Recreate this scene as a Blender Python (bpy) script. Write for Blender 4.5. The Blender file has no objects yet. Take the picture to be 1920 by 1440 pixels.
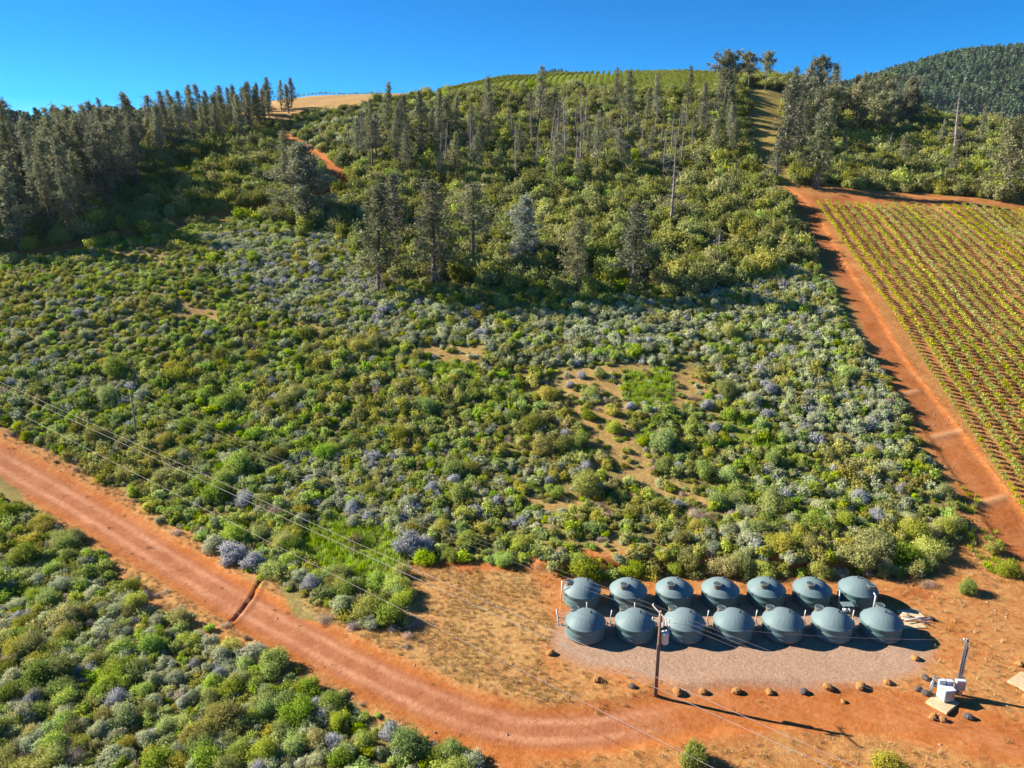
import bpy, math, random
import numpy as np
from mathutils import Vector
R = math.radians
# ------------------------------------------------------------------ camera, sky, sun, exposure
scene = bpy.context.scene
CAM_Z, PITCH, FPX = 43.0, R(16.7), 1400.0
cam_d = bpy.data.cameras.new('camera'); cam = bpy.data.objects.new('camera', cam_d)
scene.collection.objects.link(cam); scene.camera = cam
cam.location = (0, 0, CAM_Z); cam.rotation_euler = (R(90) - PITCH, 0, 0)
cam_d.sensor_width = 36; cam_d.lens = 36 * FPX / 1920; cam_d.clip_start = .5; cam_d.clip_end = 20000
SUN_AZ, SUN_EL = R(-72), R(28)                      # azimuth from +Y, clockwise
sd = bpy.data.lights.new('sun', 'SUN'); sd.energy = 4.6; sd.angle = R(.55); sd.color = (1, .93, .80)
sun = bpy.data.objects.new('sun', sd); scene.collection.objects.link(sun)
SUNV = Vector((math.sin(SUN_AZ) * math.cos(SUN_EL), math.cos(SUN_AZ) * math.cos(SUN_EL), math.sin(SUN_EL)))
sun.rotation_euler = SUNV.to_track_quat('Z', 'Y').to_euler(); sun.location = SUNV * 300
w = bpy.data.worlds.new('World'); scene.world = w; w.use_nodes = True
wn, wl = w.node_tree.nodes, w.node_tree.links
sky = wn.new('ShaderNodeTexSky'); sky.sky_type = 'NISHITA'; sky.sun_disc = False
sky.sun_elevation = SUN_EL; sky.sun_rotation = SUN_AZ; sky.altitude = 2000
sky.air_density = .7; sky.dust_density = 0; sky.ozone_density = 5.0
hs = wn.new('ShaderNodeHueSaturation'); hs.inputs['Saturation'].default_value = 1.5; hs.inputs['Value'].default_value = 1.0
bgn = wn['Background']; bgn.inputs['Strength'].default_value = .061
wl.new(sky.outputs[0], hs.inputs['Color']); wl.new(hs.outputs[0], bgn.inputs['Color'])
scene.view_settings.view_transform = 'Standard'; scene.view_settings.look = 'None'
scene.view_settings.exposure = 1.55; scene.view_settings.gamma = 1; scene.view_settings.use_curve_mapping = False
scene.render.engine = 'CYCLES'
cy = scene.cycles; cy.max_bounces = 5; cy.diffuse_bounces = 3; cy.glossy_bounces = 2; cy.transmission_bounces = 3
cy.transparent_max_bounces = 4; cy.volume_bounces = 0; cy.caustics_reflective = False; cy.caustics_refractive = False
rng = np.random.default_rng(11); random.seed(5)
COL = scene.collection

# ------------------------------------------------------------------ helpers
def link(o): COL.objects.link(o); return o
def tag(o, label=None, cat=None, group=None, kind=None):
    if label: o['label'] = label
    if cat: o['category'] = cat
    if group: o['group'] = group
    if kind: o['kind'] = kind
    return o
def empty(name, loc=(0, 0, 0), rz=0):
    o = bpy.data.objects.new(name, None); o.empty_display_size = .3
    o.location = loc; o.rotation_euler = (0, 0, rz); return link(o)
def mesh_np(name, v, quads=None, tris=None, mats=(), qmat=None, smooth=False, fattr=None):
    """numpy arrays to a mesh; quads before tris"""
    me = bpy.data.meshes.new(name)
    v = np.asarray(v, np.float32).reshape(-1, 3)
    q = np.zeros((0, 4), np.int32) if quads is None else np.asarray(quads, np.int32).reshape(-1, 4)
    t = np.zeros((0, 3), np.int32) if tris is None else np.asarray(tris, np.int32).reshape(-1, 3)
    me.vertices.add(len(v)); me.vertices.foreach_set('co', v.ravel())
    nl = q.size + t.size; me.loops.add(nl)
    me.loops.foreach_set('vertex_index', np.concatenate([q.ravel(), t.ravel()]))
    me.polygons.add(len(q) + len(t))
    ls = np.concatenate([np.arange(len(q)) * 4, q.size + np.arange(len(t)) * 3]).astype(np.int32)
    me.polygons.foreach_set('loop_start', ls)
    for m in mats: me.materials.append(m)
    if qmat is not None: me.polygons.foreach_set('material_index', np.asarray(qmat, np.int32))
    me.polygons.foreach_set('use_smooth', np.full(len(ls), smooth, bool))
    me.update(calc_edges=True)
    if fattr is not None:
        a = me.attributes.new('leafvar', 'FLOAT', 'FACE'); a.data.foreach_set('value', np.asarray(fattr, np.float32))
    return me
class MB:
    """collects simple solids; build() links them as one mesh object"""
    def __init__(s): s.v = []; s.q = []; s.t = []; s.n = 0
    def add(s, v, q=(), t=()):
        v = np.asarray(v, float).reshape(-1, 3); s.v.append(v)
        if len(q): s.q.append(np.asarray(q).reshape(-1, 4) + s.n)
        if len(t): s.t.append(np.asarray(t).reshape(-1, 3) + s.n)
        s.n += len(v); return s
    def box(s, c, d, rz=0, bev=.0):
        c = np.asarray(c, float); d = np.asarray(d, float) / 2
        b = min(bev, *(d * .9)) if bev else 0
        cr, sr = math.cos(rz), math.sin(rz)
        if not b:
            v = np.array([[x, y, z] for z in (-1, 1) for x, y in ((-1, -1), (1, -1), (1, 1), (-1, 1))]) * d
            q = [[3, 2, 1, 0], [4, 5, 6, 7], [0, 1, 5, 4], [1, 2, 6, 5], [2, 3, 7, 6], [3, 0, 4, 7]]
        else:
            o = lambda k: [(-d[0] + k, -d[1]), (d[0] - k, -d[1]), (d[0], -d[1] + k), (d[0], d[1] - k), (d[0] - k, d[1]), (-d[0] + k, d[1]), (-d[0], d[1] - k), (-d[0], -d[1] + k)]
            n = lambda k: [(x * (1 - k / d[0]), y * (1 - k / d[1])) for x, y in o(b)]
            v = [(x, y, -d[2]) for x, y in o(b)] + [(x, y, d[2] - b) for x, y in o(b)] + [(x, y, d[2]) for x, y in n(b)]
            v = np.array(v); q = []
            for r_ in (0, 8):
                for i in range(8): j = (i + 1) % 8; q.append([r_ + i, r_ + j, r_ + 8 + j, r_ + 8 + i])
            for r_ in (16,): q += [[r_, r_ + 1, r_ + 2, r_ + 3], [r_, r_ + 3, r_ + 4, r_ + 7], [r_ + 4, r_ + 5, r_ + 6, r_ + 7]]
        v = np.stack([v[:, 0] * cr - v[:, 1] * sr, v[:, 0] * sr + v[:, 1] * cr, v[:, 2]], 1) + c
        return s.add(v, q)
    def tube(s, pts, rad, n=8, cap=True):
        pts = [Vector(p) for p in pts]; k = len(pts)
        rad = [rad] * k if np.isscalar(rad) else rad
        vs = []
        for i, p in enumerate(pts):
            d = (pts[min(i + 1, k - 1)] - pts[max(i - 1, 0)]).normalized()
            a = Vector((0, 0, 1)) if abs(d.z) < .9 else Vector((1, 0, 0))
            u = d.cross(a).normalized(); w_ = d.cross(u)
            for j in range(n):
                t = 2 * math.pi * j / n; vs.append(p + rad[i] * (math.cos(t) * u + math.sin(t) * w_))
        q = [[i * n + j, i * n + (j + 1) % n, (i + 1) * n + (j + 1) % n, (i + 1) * n + j] for i in range(k - 1) for j in range(n)]
        t = []
        if cap:
            vs += [pts[0], pts[-1]]; c0, c1 = k * n, k * n + 1
            for j in range(n): t += [[c0, (j + 1) % n, j], [c1, (k - 1) * n + j, (k - 1) * n + (j + 1) % n]]
        return s.add(np.array([tuple(x) for x in vs]), q, t)
    def lathe(s, prof, n=32, c=(0, 0, 0), mod=None):
        th = np.arange(n) * 2 * math.pi / n; vs = []
        for r_, z in prof:
            zz = np.full(n, z) + (mod(r_, th) if mod else 0)
            vs.append(np.stack([r_ * np.cos(th) + c[0], r_ * np.sin(th) + c[1], zz + c[2]], 1))
        k = len(prof)
        q = [[i * n + j, i * n + (j + 1) % n, (i + 1) * n + (j + 1) % n, (i + 1) * n + j] for i in range(k - 1) for j in range(n)]
        return s.add(np.concatenate(vs), q)
    def mesh(s, name, mat, smooth=False):
        return mesh_np(name, np.concatenate(s.v), np.concatenate(s.q) if s.q else None, np.concatenate(s.t) if s.t else None, [mat], smooth=smooth)
    def build(s, name, mat, parent=None, smooth=False):
        o = bpy.data.objects.new(name, s.mesh(name, mat, smooth)); link(o)
        if parent: o.parent = parent
        return o
def part(name, me, parent):
    o = bpy.data.objects.new(name, me); link(o); o.parent = parent; return o
ORD = ['first', 'second', 'third', 'fourth', 'fifth', 'sixth', 'seventh', 'eighth', 'ninth', 'tenth', 'eleventh', 'twelfth', 'thirteenth', 'fourteenth', 'fifteenth', 'sixteenth', 'seventeenth', 'eighteenth', 'nineteenth', 'twentieth', 'twenty-first', 'twenty-second', 'twenty-third', 'twenty-fourth', 'twenty-fifth', 'twenty-sixth', 'twenty-seventh']
PENDING = {}
def later(o, base, group, xx, depth):
    """label given once all plants of a group stand: by row, then by place from the left"""
    PENDING.setdefault((base, group), []).append((xx, depth, o))
def settle():
    for (base, group), m in PENDING.items():
        nr = -(-len(m) // 26); m.sort(key=lambda a: a[1]); rows = [m[len(m) * k // nr:len(m) * (k + 1) // nr] for k in range(nr)]
        for k, row in enumerate(rows):
            rw = '' if nr == 1 else ' ' + (['front', 'back'] if nr == 2 else ['front', 'middle', 'back', 'rearmost'])[k] + ' row,'
            row.sort(key=lambda a: a[0])
            for n_, a in enumerate(row): tag(a[2], base if len(m) == 1 else base + ',' + rw + ' ' + ORD[n_] + ' from left', group=group)
def copy_tree(o, parent=None):
    c = o.copy(); COL.objects.link(c); c.parent = parent
    for ch in o.children: copy_tree(ch, c)
    return c
def _h(ix, iy, s):
    n = np.sin(ix * 127.1 + iy * 311.7 + s * 74.7) * 43758.5453; return n - np.floor(n)
def vnoise(x, y, s=0):
    ix, iy = np.floor(x), np.floor(y); fx, fy = x - ix, y - iy
    fx = fx * fx * (3 - 2 * fx); fy = fy * fy * (3 - 2 * fy)
    a, b, c, d = _h(ix, iy, s), _h(ix + 1, iy, s), _h(ix, iy + 1, s), _h(ix + 1, iy + 1, s)
    return (a * (1 - fx) + b * fx) * (1 - fy) + (c * (1 - fx) + d * fx) * fy
def fbm(x, y, s=0, o=3):
    t = 0; a = .5
    for i in range(o): t = t + a * vnoise(x * 2 ** i, y * 2 ** i, s + i * 7); a *= .5
    return t / (1 - .5 ** o)
def inpoly(px, py, poly):
    px = np.asarray(px, float); py = np.asarray(py, float); r = np.zeros(px.shape, bool); n = len(poly)
    for i in range(n):
        x1, y1 = poly[i]; x2, y2 = poly[(i + 1) % n]
        if y1 == y2: continue
        r ^= ((y1 > py) != (y2 > py)) & (px < (x2 - x1) * (py - y1) / (y2 - y1) + x1)
    return r
def smooth01(x): x = np.clip(x, 0, 1); return x * x * (3 - 2 * x)

# ------------------------------------------------------------------ terrain heights (metres, tank pad = 0)
YS = np.array([-200, 0, 40, 60, 72, 84, 100, 140, 190, 250, 300, 350, 400, 480, 700, 1000.])
XS = np.array([-600, -260, -160, -80, -40, 0, 70, 130, 220, 600.])
ZS = np.array([
    [-6, -6, -4, -2, -1.2, 0, 2.0, 16, 24, 33, 37, 36, 32, 26, 10, -5],
    [-5, -4, -3, -1.6, -1.0, 0, 2.5, 16, 25, 34, 38, 38, 35, 30, 15, -5],
    [-4, -3, -2, -1.2, -.8, .2, 3.0, 17, 30, 44, 50, 51, 48, 42, 30, 0],
    [-3, -1.6, -.9, -.5, -.3, .3, 3.6, 19, 33, 50, 63, 70, 72.5, 72, 60, 20],
    [-2.5, -1.3, -.6, -.2, 0, 1.2, 5.2, 19, 32.5, 50.5, 64, 70.5, 73.5, 73, 65, 25],
    [-2, -1, -.4, 0, .15, 2.2, 6.5, 19, 32, 51, 67.5, 76.8, 81.2, 81, 70, 30],
    [-2, -.8, -.3, 0, .4, 3.6, 8.5, 20, 33.2, 51, 68, 78.5, 83, 84, 75, 30],
    [-1, -.4, 0, .2, .9, 4.4, 9.0, 20.5, 33, 46.5, 60, 73, 80, 82, 72, 30],
    [0, 0, .2, .4, 1.2, 4.8, 9.2, 20, 32, 46, 52.5, 52, 48, 40, 20, 0],
    [0, 0, .2, .4, 1.2, 4.8, 9.2, 19, 29, 40, 44, 42, 36, 28, 10, -5.]])
def hermite(x, X, F):
    """cubic interpolation; X (K,), F (K,N) or (K,)"""
    i = np.clip(np.searchsorted(X, x) - 1, 0, len(X) - 2)
    dX = np.diff(X); D = np.diff(F, axis=0) / (dX if F.ndim == 1 else dX[:, None])
    M = np.zeros_like(F); M[0], M[-1] = D[0], D[-1]
    s = (D[:-1] * D[1:]) > 0
    M[1:-1] = np.where(s, 2 * D[:-1] * D[1:] / np.where(s, D[:-1] + D[1:], 1), 0)
    h = dX[i]; t = np.clip((x - X[i]) / h, 0, 1)
    if F.ndim == 1: f0, f1, m0, m1 = F[i], F[i + 1], M[i], M[i + 1]
    else:
        j = np.arange(F.shape[1]); f0, f1, m0, m1 = F[i, j], F[i + 1, j], M[i, j], M[i + 1, j]
    t2, t3 = t * t, t * t * t
    return f0 * (2 * t3 - 3 * t2 + 1) + m0 * h * (t3 - 2 * t2 + t) + f1 * (3 * t2 - 2 * t3) + m1 * h * (t3 - t2)
def base_h(x, y):
    x = np.asarray(x, float).ravel(); y = np.asarray(y, float).ravel()
    F = np.stack([hermite(np.clip(y, YS[0], YS[-1]), YS, ZS[k]) for k in range(len(XS))])
    z = hermite(np.clip(x, XS[0], XS[-1]), XS, F)
    up = smooth01((y - 85) / 40)
    z = z + up * ((fbm(x / 34, y / 34, 3) - .5) * 2.6 + (fbm(x / 11, y / 11, 9) - .5) * .9)
    # cut bank behind the tank pad
    lip = 71.6 + (vnoise(x / 3.1, y * 0, 4) - .5) * 1.1
    bank = smooth01((y - lip) / .9) * smooth01((x + 2) / 8) * smooth01((43 - x) / 4) * (1 - smooth01((y - 74) / 14))
    return z + bank * 1.15
def cam_project(x, y, z):
    dz = z - CAM_Z; zc = y * math.cos(PITCH) - dz * math.sin(PITCH); up = y * math.sin(PITCH) + dz * math.cos(PITCH)
    zc = np.where(np.abs(zc) < .1, .1, zc)
    return 960 + FPX * x / zc, 720 - FPX * up / zc, zc
def ground_at(px, py, hf=base_h):
    """where the line of sight through a photo pixel meets the hillside"""
    dx, dv = (px - 960) / FPX, (720 - py) / FPX
    d = np.array([dx, math.cos(PITCH) + dv * math.sin(PITCH), -math.sin(PITCH) + dv * math.cos(PITCH)])
    t = np.concatenate([np.arange(20, 120, .25), np.arange(120, 700, .5)]); p = d[None] * t[:, None]; p[:, 2] += CAM_Z
    g = p[:, 2] - hf(p[:, 0], p[:, 1]); k = np.argmax(g < 0)
    if g[k] >= 0: k = len(t) - 1
    a = g[k - 1] / (g[k - 1] - g[k]) if k and g[k] < 0 else 0
    q = p[max(k - 1, 0)] * (1 - a) + p[k] * a
    return float(q[0]), float(q[1])
def G(pts): return np.array([ground_at(*p) for p in pts])
def seg_dist(x, y, pl):
    """distance to a polyline, signed across, and arc length along"""
    best = np.full(x.shape, 1e9); sgn = np.zeros(x.shape); al = np.zeros(x.shape); acc = 0
    for (ax, ay), (bx, by) in zip(pl[:-1], pl[1:]):
        L = math.hypot(bx - ax, by - ay); ux, uy = (bx - ax) / L, (by - ay) / L
        t = np.clip((x - ax) * ux + (y - ay) * uy, 0, L)
        d = np.hypot(x - ax - ux * t, y - ay - uy * t); m = d < best
        cr = ux * (y - ay) - uy * (x - ax)
        best = np.where(m, d, best); sgn = np.where(m, np.sign(cr), sgn); al = np.where(m, acc + t, al); acc += L
    return best, best * sgn, al
def smoothline(pl, n=6):
    pl = np.asarray(pl, float); out = []
    for i in range(len(pl) - 1):
        p0, p1, p2, p3 = pl[max(i - 1, 0)], pl[i], pl[i + 1], pl[min(i + 2, len(pl) - 1)]
        for t in np.arange(n) / n:
            out.append(.5 * (2 * p1 + (p2 - p0) * t + (2 * p0 - 5 * p1 + 4 * p2 - p3) * t * t + (3 * p1 - p0 - 3 * p2 + p3) * t ** 3))
    out.append(pl[-1]); return np.array(out)

MAIN = smoothline(G([(-330, 690), (-150, 782), (0, 862), (150, 948), (300, 1040), (430, 1118), (560, 1190), (700, 1262), (830, 1322), (960, 1362), (1100, 1366), (1240, 1346), (1390, 1322), (1560, 1326), (1740, 1352), (1960, 1400), (2200, 1440)]))
TRACK = smoothline(G([(1462, 352), (1500, 385), (1528, 430), (1556, 485), (1596, 550), (1645, 635), (1704, 722), (1766, 805), (1836, 902), (1905, 1000), (1990, 1110), (2080, 1220)]))
HEAD = smoothline(G([(1490, 374), (1600, 377), (1750, 382), (1920, 393), (2150, 408)]))
UPROAD = smoothline(G([(-200, 530), (0, 487), (110, 468), (230, 440), (330, 418), (430, 400), (520, 388), (600, 372), (628, 352), (640, 338), (612, 315), (585, 292), (555, 272), (515, 250)]))
DRIVE = smoothline(G([(1990, 1110), (1890, 1130), (1800, 1160), (1790, 1230), (1840, 1330), (1900, 1440), (1960, 1600)]))
WBARS = [G([(1682, 738), (1722, 731)]), G([(1748, 818), (1800, 806)]), G([(1828, 944), (1884, 929)])]
DITCH = G([(432, 1165), (452, 1142), (470, 1118), (482, 1098), (500, 1075)])
def terrain_h(x, y):
    x = np.asarray(x, float).ravel(); y = np.asarray(y, float).ravel()
    z = base_h(x, y)
    near = (y < 130)
    d, s, a = seg_dist(x, y, MAIN)
    z = z - .18 * smooth01((3.0 - d) / 1.2) + .10 * np.exp(-((d - 3.3) / .6) ** 2) * (fbm(x / 2, y / 2, 5) + .3)
    d, s, a = seg_dist(x, y, TRACK)
    z = z - .25 * smooth01((2.9 - d) / .9)
    for wb in WBARS:
        d, s, a = seg_dist(x, y, wb); z = z + .22 * np.exp(-(d / .45) ** 2)
    d, s, a = seg_dist(x, y, DITCH); z = z - .34 * np.exp(-(d / .17) ** 2) + .10 * np.exp(-((s + .5) / .3) ** 2) * (d < 1.4)
    d, s, a = seg_dist(x, y, UPROAD); z = z - .4 * smooth01((3.2 - d) / 1.5)
    z = z + near * (fbm(x / 1.6, y / 1.6, 21) - .5) * .10
    return z
def zat(x, y): return float(terrain_h(np.array([x]), np.array([y]))[0])
def at(px, py):
    x, y = ground_at(px, py); return Vector((x, y, zat(x, y)))

# photo-derived ground zones, as outlines on the photograph (they run on past its edges)
LOT = [(-400, 640), (0, 797), (100, 848), (250, 932), (380, 1012), (435, 1062), (520, 1088), (560, 1160), (720, 1180), (775, 1130), (745, 1062), (850, 1050), (1000, 1062), (1100, 1085), (1740, 1080),
       (1800, 1010), (1788, 950), (1752, 880), (1705, 795), (1665, 715), (1612, 610), (1552, 490), (1502, 400), (1465, 352), (1500, 345), (1950, 380), (2600, 420), (2600, 1700), (960, 1700), (905, 1440), (850, 1412), (725, 1368), (645, 1305), (520, 1268), (420, 1212), (310, 1165), (240, 1100), (170, 1030), (80, 960), (0, 893), (-400, 730)]
DRYP = [(560, 1130), (760, 1062), (1000, 1075), (1040, 1180), (1010, 1250), (1085, 1320), (1000, 1345), (900, 1330), (780, 1260), (620, 1190)]
DRY2 = [(1040, 1240), (1230, 1300), (1500, 1300), (1240, 1335), (1060, 1340)]
DRY3 = [(1380, 1390), (1700, 1360), (1800, 1440), (1900, 1600), (1000, 1700), (1050, 1420)]
GRAVEL = [(1030, 1207), (1050, 1150), (1150, 1120), (1650, 1125), (1702, 1165), (1752, 1222), (1728, 1262), (1640, 1284), (1500, 1290), (1260, 1286), (1190, 1258), (1100, 1250), (1045, 1235)]
GREENP = [(560, 985), (640, 975), (740, 1000), (760, 1060), (740, 1090), (650, 1085), (560, 1040)]
VINEY = [(1520, 378), (1960, 397), (2600, 430), (2600, 1100), (1930, 985)]
STRIP = [(1396, 165), (1472, 170), (1470, 300), (1490, 345), (1465, 352), (1412, 300), (1400, 230)]
MEADOW = [(420, 165), (800, 160), (785, 183), (650, 205), (565, 214), (530, 232), (430, 252)]
HILLV = [(800, 100), (1345, 100), (1345, 173), (1000, 170), (900, 176), (800, 184)]
CLEAR = [[(1050, 690), (1180, 680), (1330, 690), (1330, 750), (1180, 775), (1060, 770)], [(1060, 745), (1150, 760), (1230, 870), (1200, 890), (1100, 830)],
         [(1140, 855), (1190, 860), (1345, 945), (1300, 950), (1200, 920)], [(780, 640), (910, 650), (900, 690), (790, 680)],
         [(320, 555), (425, 565), (420, 605), (330, 600)], [(200, 465), (320, 460), (310, 500), (200, 500)], [(540, 598), (600, 600), (595, 625), (545, 620)],
         [(960, 925), (1000, 960), (1120, 960), (1100, 925)], [(1110, 1000), (1170, 1000), (1180, 1050), (1130, 1050)]]
LIME = [[(1165, 690), (1265, 692), (1260, 770), (1170, 760)], [(1375, 770), (1470, 765), (1480, 850), (1380, 830)], [(790, 680), (900, 680), (900, 705), (790, 705)], [(1240, 940), (1290, 935), (1290, 975), (1240, 975)], [(400, 560), (470, 540), (470, 580), (410, 600)]]

# ------------------------------------------------------------------ materials
MATS = {}
def mat(name):
    m = bpy.data.materials.new(name); m.use_nodes = True; nt = m.node_tree; nt.nodes.clear()
    out = nt.nodes.new('ShaderNodeOutputMaterial'); MATS[name] = m
    return m, nt, out
def N(nt, t, **kw):
    n = nt.nodes.new(t)
    for k, v in kw.items(): setattr(n, k, v)
    return n
def ramp(nt, stops):
    r = nt.nodes.new('ShaderNodeValToRGB'); e = r.color_ramp.elements
    while len(e) < len(stops): e.new(.5)
    for i, (p, c) in enumerate(stops): e[i].position = p; e[i].color = (*c, 1) if len(c) == 3 else c
    return r
def mixc(nt, f, a, b, bt='MIX'):
    m = N(nt, 'ShaderNodeMix', data_type='RGBA', blend_type=bt)
    for s, v in ((m.inputs[0], f), (m.inputs[6], a), (m.inputs[7], b)):
        if hasattr(v, 'is_linked') or hasattr(v, 'links'): nt.links.new(v, s)
        else: s.default_value = (*v, 1) if isinstance(v, tuple) else v
    return m.outputs[2]
def noise(nt, scale, detail=4, rough=.6, vec=None, dim='3D'):
    n = N(nt, 'ShaderNodeTexNoise'); n.inputs['Scale'].default_value = scale; n.inputs['Detail'].default_value = detail; n.inputs['Roughness'].default_value = rough
    if vec is not None: nt.links.new(vec, n.inputs['Vector'])
    return n.outputs['Fac']
def math_(nt, op, a, b=0.0, c=0.0):
    m = N(nt, 'ShaderNodeMath', operation=op)
    for i, v in enumerate((a, b, c)):
        if hasattr(v, 'links'): nt.links.new(v, m.inputs[i])
        else: m.inputs[i].default_value = v
    return m.outputs[0]
def maprange(nt, v, a, b, c=0.0, d=1.0):
    m = N(nt, 'ShaderNodeMapRange'); nt.links.new(v, m.inputs[0])
    for i, q in enumerate((a, b, c, d)): m.inputs[i + 1].default_value = q
    return m.outputs[0]
def simple(name, col, rough=.7, metal=0, var=.25, scale=3., spec=.3, bump=0, col2=None):
    m, nt, out = mat(name); b = N(nt, 'ShaderNodeBsdfPrincipled'); tc = N(nt, 'ShaderNodeTexCoord')
    f = noise(nt, scale, 5, .65, tc.outputs['Object'])
    c2 = col2 or tuple(c * (1 - var) for c in col)
    r = ramp(nt, [(.3, c2), (.7, col)]); nt.links.new(f, r.inputs[0]); nt.links.new(r.outputs[0], b.inputs['Base Color'])
    b.inputs['Roughness'].default_value = rough; b.inputs['Metallic'].default_value = metal; b.inputs['Specular IOR Level'].default_value = spec
    if bump:
        bp = N(nt, 'ShaderNodeBump'); bp.inputs['Strength'].default_value = bump; bp.inputs['Distance'].default_value = .05
        nt.links.new(f, bp.inputs['Height']); nt.links.new(bp.outputs[0], b.inputs['Normal'])
    nt.links.new(b.outputs[0], out.inputs[0]); return m
def leafmat(name, dark, mid, light, trans=.3, hue=.022, val=.35):
    """leaves: colour varies leaf by leaf and plant by plant"""
    m, nt, out = mat(name)
    at_ = N(nt, 'ShaderNodeAttribute', attribute_name='leafvar'); oi = N(nt, 'ShaderNodeObjectInfo')
    r = ramp(nt, [(0, dark), (.5, mid), (1, light)]); nt.links.new(at_.outputs['Fac'], r.inputs[0])
    h = N(nt, 'ShaderNodeHueSaturation'); nt.links.new(r.outputs[0], h.inputs['Color'])
    nt.links.new(maprange(nt, oi.outputs['Random'], 0, 1, .5 - hue, .5 + hue), h.inputs['Hue'])
    rv = math_(nt, 'FRACT', math_(nt, 'MULTIPLY', oi.outputs['Random'], 17.31))
    nt.links.new(maprange(nt, rv, 0, 1, 1 - val, 1 + val), h.inputs['Value'])
    rs = math_(nt, 'FRACT', math_(nt, 'MULTIPLY', oi.outputs['Random'], 53.7))
    nt.links.new(maprange(nt, rs, 0, 1, .8, 1.15), h.inputs['Saturation'])
    d = N(nt, 'ShaderNodeBsdfDiffuse'); t = N(nt, 'ShaderNodeBsdfTranslucent'); mx = N(nt, 'ShaderNodeMixShader'); mx.inputs[0].default_value = trans
    nt.links.new(h.outputs[0], d.inputs[0]); nt.links.new(h.outputs[0], t.inputs[0])
    nt.links.new(d.outputs[0], mx.inputs[1]); nt.links.new(t.outputs[0], mx.inputs[2]); nt.links.new(mx.outputs[0], out.inputs[0])
    return m
L_OLIVE = leafmat('olive_leaves', (.20, .205, .045), (.395, .385, .088), (.61, .57, .165), trans=.38)
L_GREEN = leafmat('green_leaves', (.16, .22, .04), (.33, .41, .08), (.54, .60, .14), trans=.38)
L_BRIGHT = leafmat('bright_leaves', (.18, .26, .025), (.36, .45, .045), (.57, .63, .09), trans=.4)
L_SILVER = leafmat('silver_leaves', (.26, .29, .135), (.455, .48, .26), (.65, .655, .43), val=.22, trans=.3)
L_BLUE = leafmat('blue_blossom', (.22, .24, .16), (.41, .41, .40), (.60, .575, .66), hue=.015, val=.2, trans=.2)
L_DRY = leafmat('dry_brush', (.22, .15, .11), (.40, .30, .24), (.60, .48, .42))
L_OAK = leafmat('oak_leaves', (.12, .145, .03), (.25, .27, .065), (.43, .42, .125), trans=.35)
L_OAK2 = leafmat('manzanita_leaves', (.16, .185, .04), (.32, .335, .088), (.52, .50, .165), trans=.35)
L_PINE = leafmat('pine_needles', (.12, .13, .072), (.25, .25, .14), (.43, .405, .25), trans=.25, hue=.02, val=.3)
L_PALE = leafmat('grey_pine_needles', (.17, .20, .14), (.32, .35, .26), (.50, .51, .41), trans=.25, hue=.01, val=.1)
L_FAR = leafmat('far_conifer_needles', (.06, .10, .06), (.13, .19, .10), (.23, .30, .14), trans=.2, val=.35)
L_VINE = leafmat('vine_leaves', (.22, .25, .03), (.41, .44, .055), (.59, .60, .11), trans=.4, hue=.012, val=.18)
L_GRASS = leafmat('green_blades', (.18, .27, .02), (.34, .46, .035), (.52, .62, .07), trans=.35)
L_STRAW = leafmat('straw_blades', (.24, .14, .05), (.46, .30, .11), (.66, .50, .22), trans=.2, hue=.01)
M_BARK = simple('bark', (.17, .13, .11), .9, scale=6, col2=(.08, .06, .05))
M_GREYWOOD = simple('grey_dead_wood', (.36, .30, .27), .9, scale=2, col2=(.20, .165, .15))
M_TWIG = simple('twigs', (.16, .11, .08), .9, scale=8)

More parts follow.
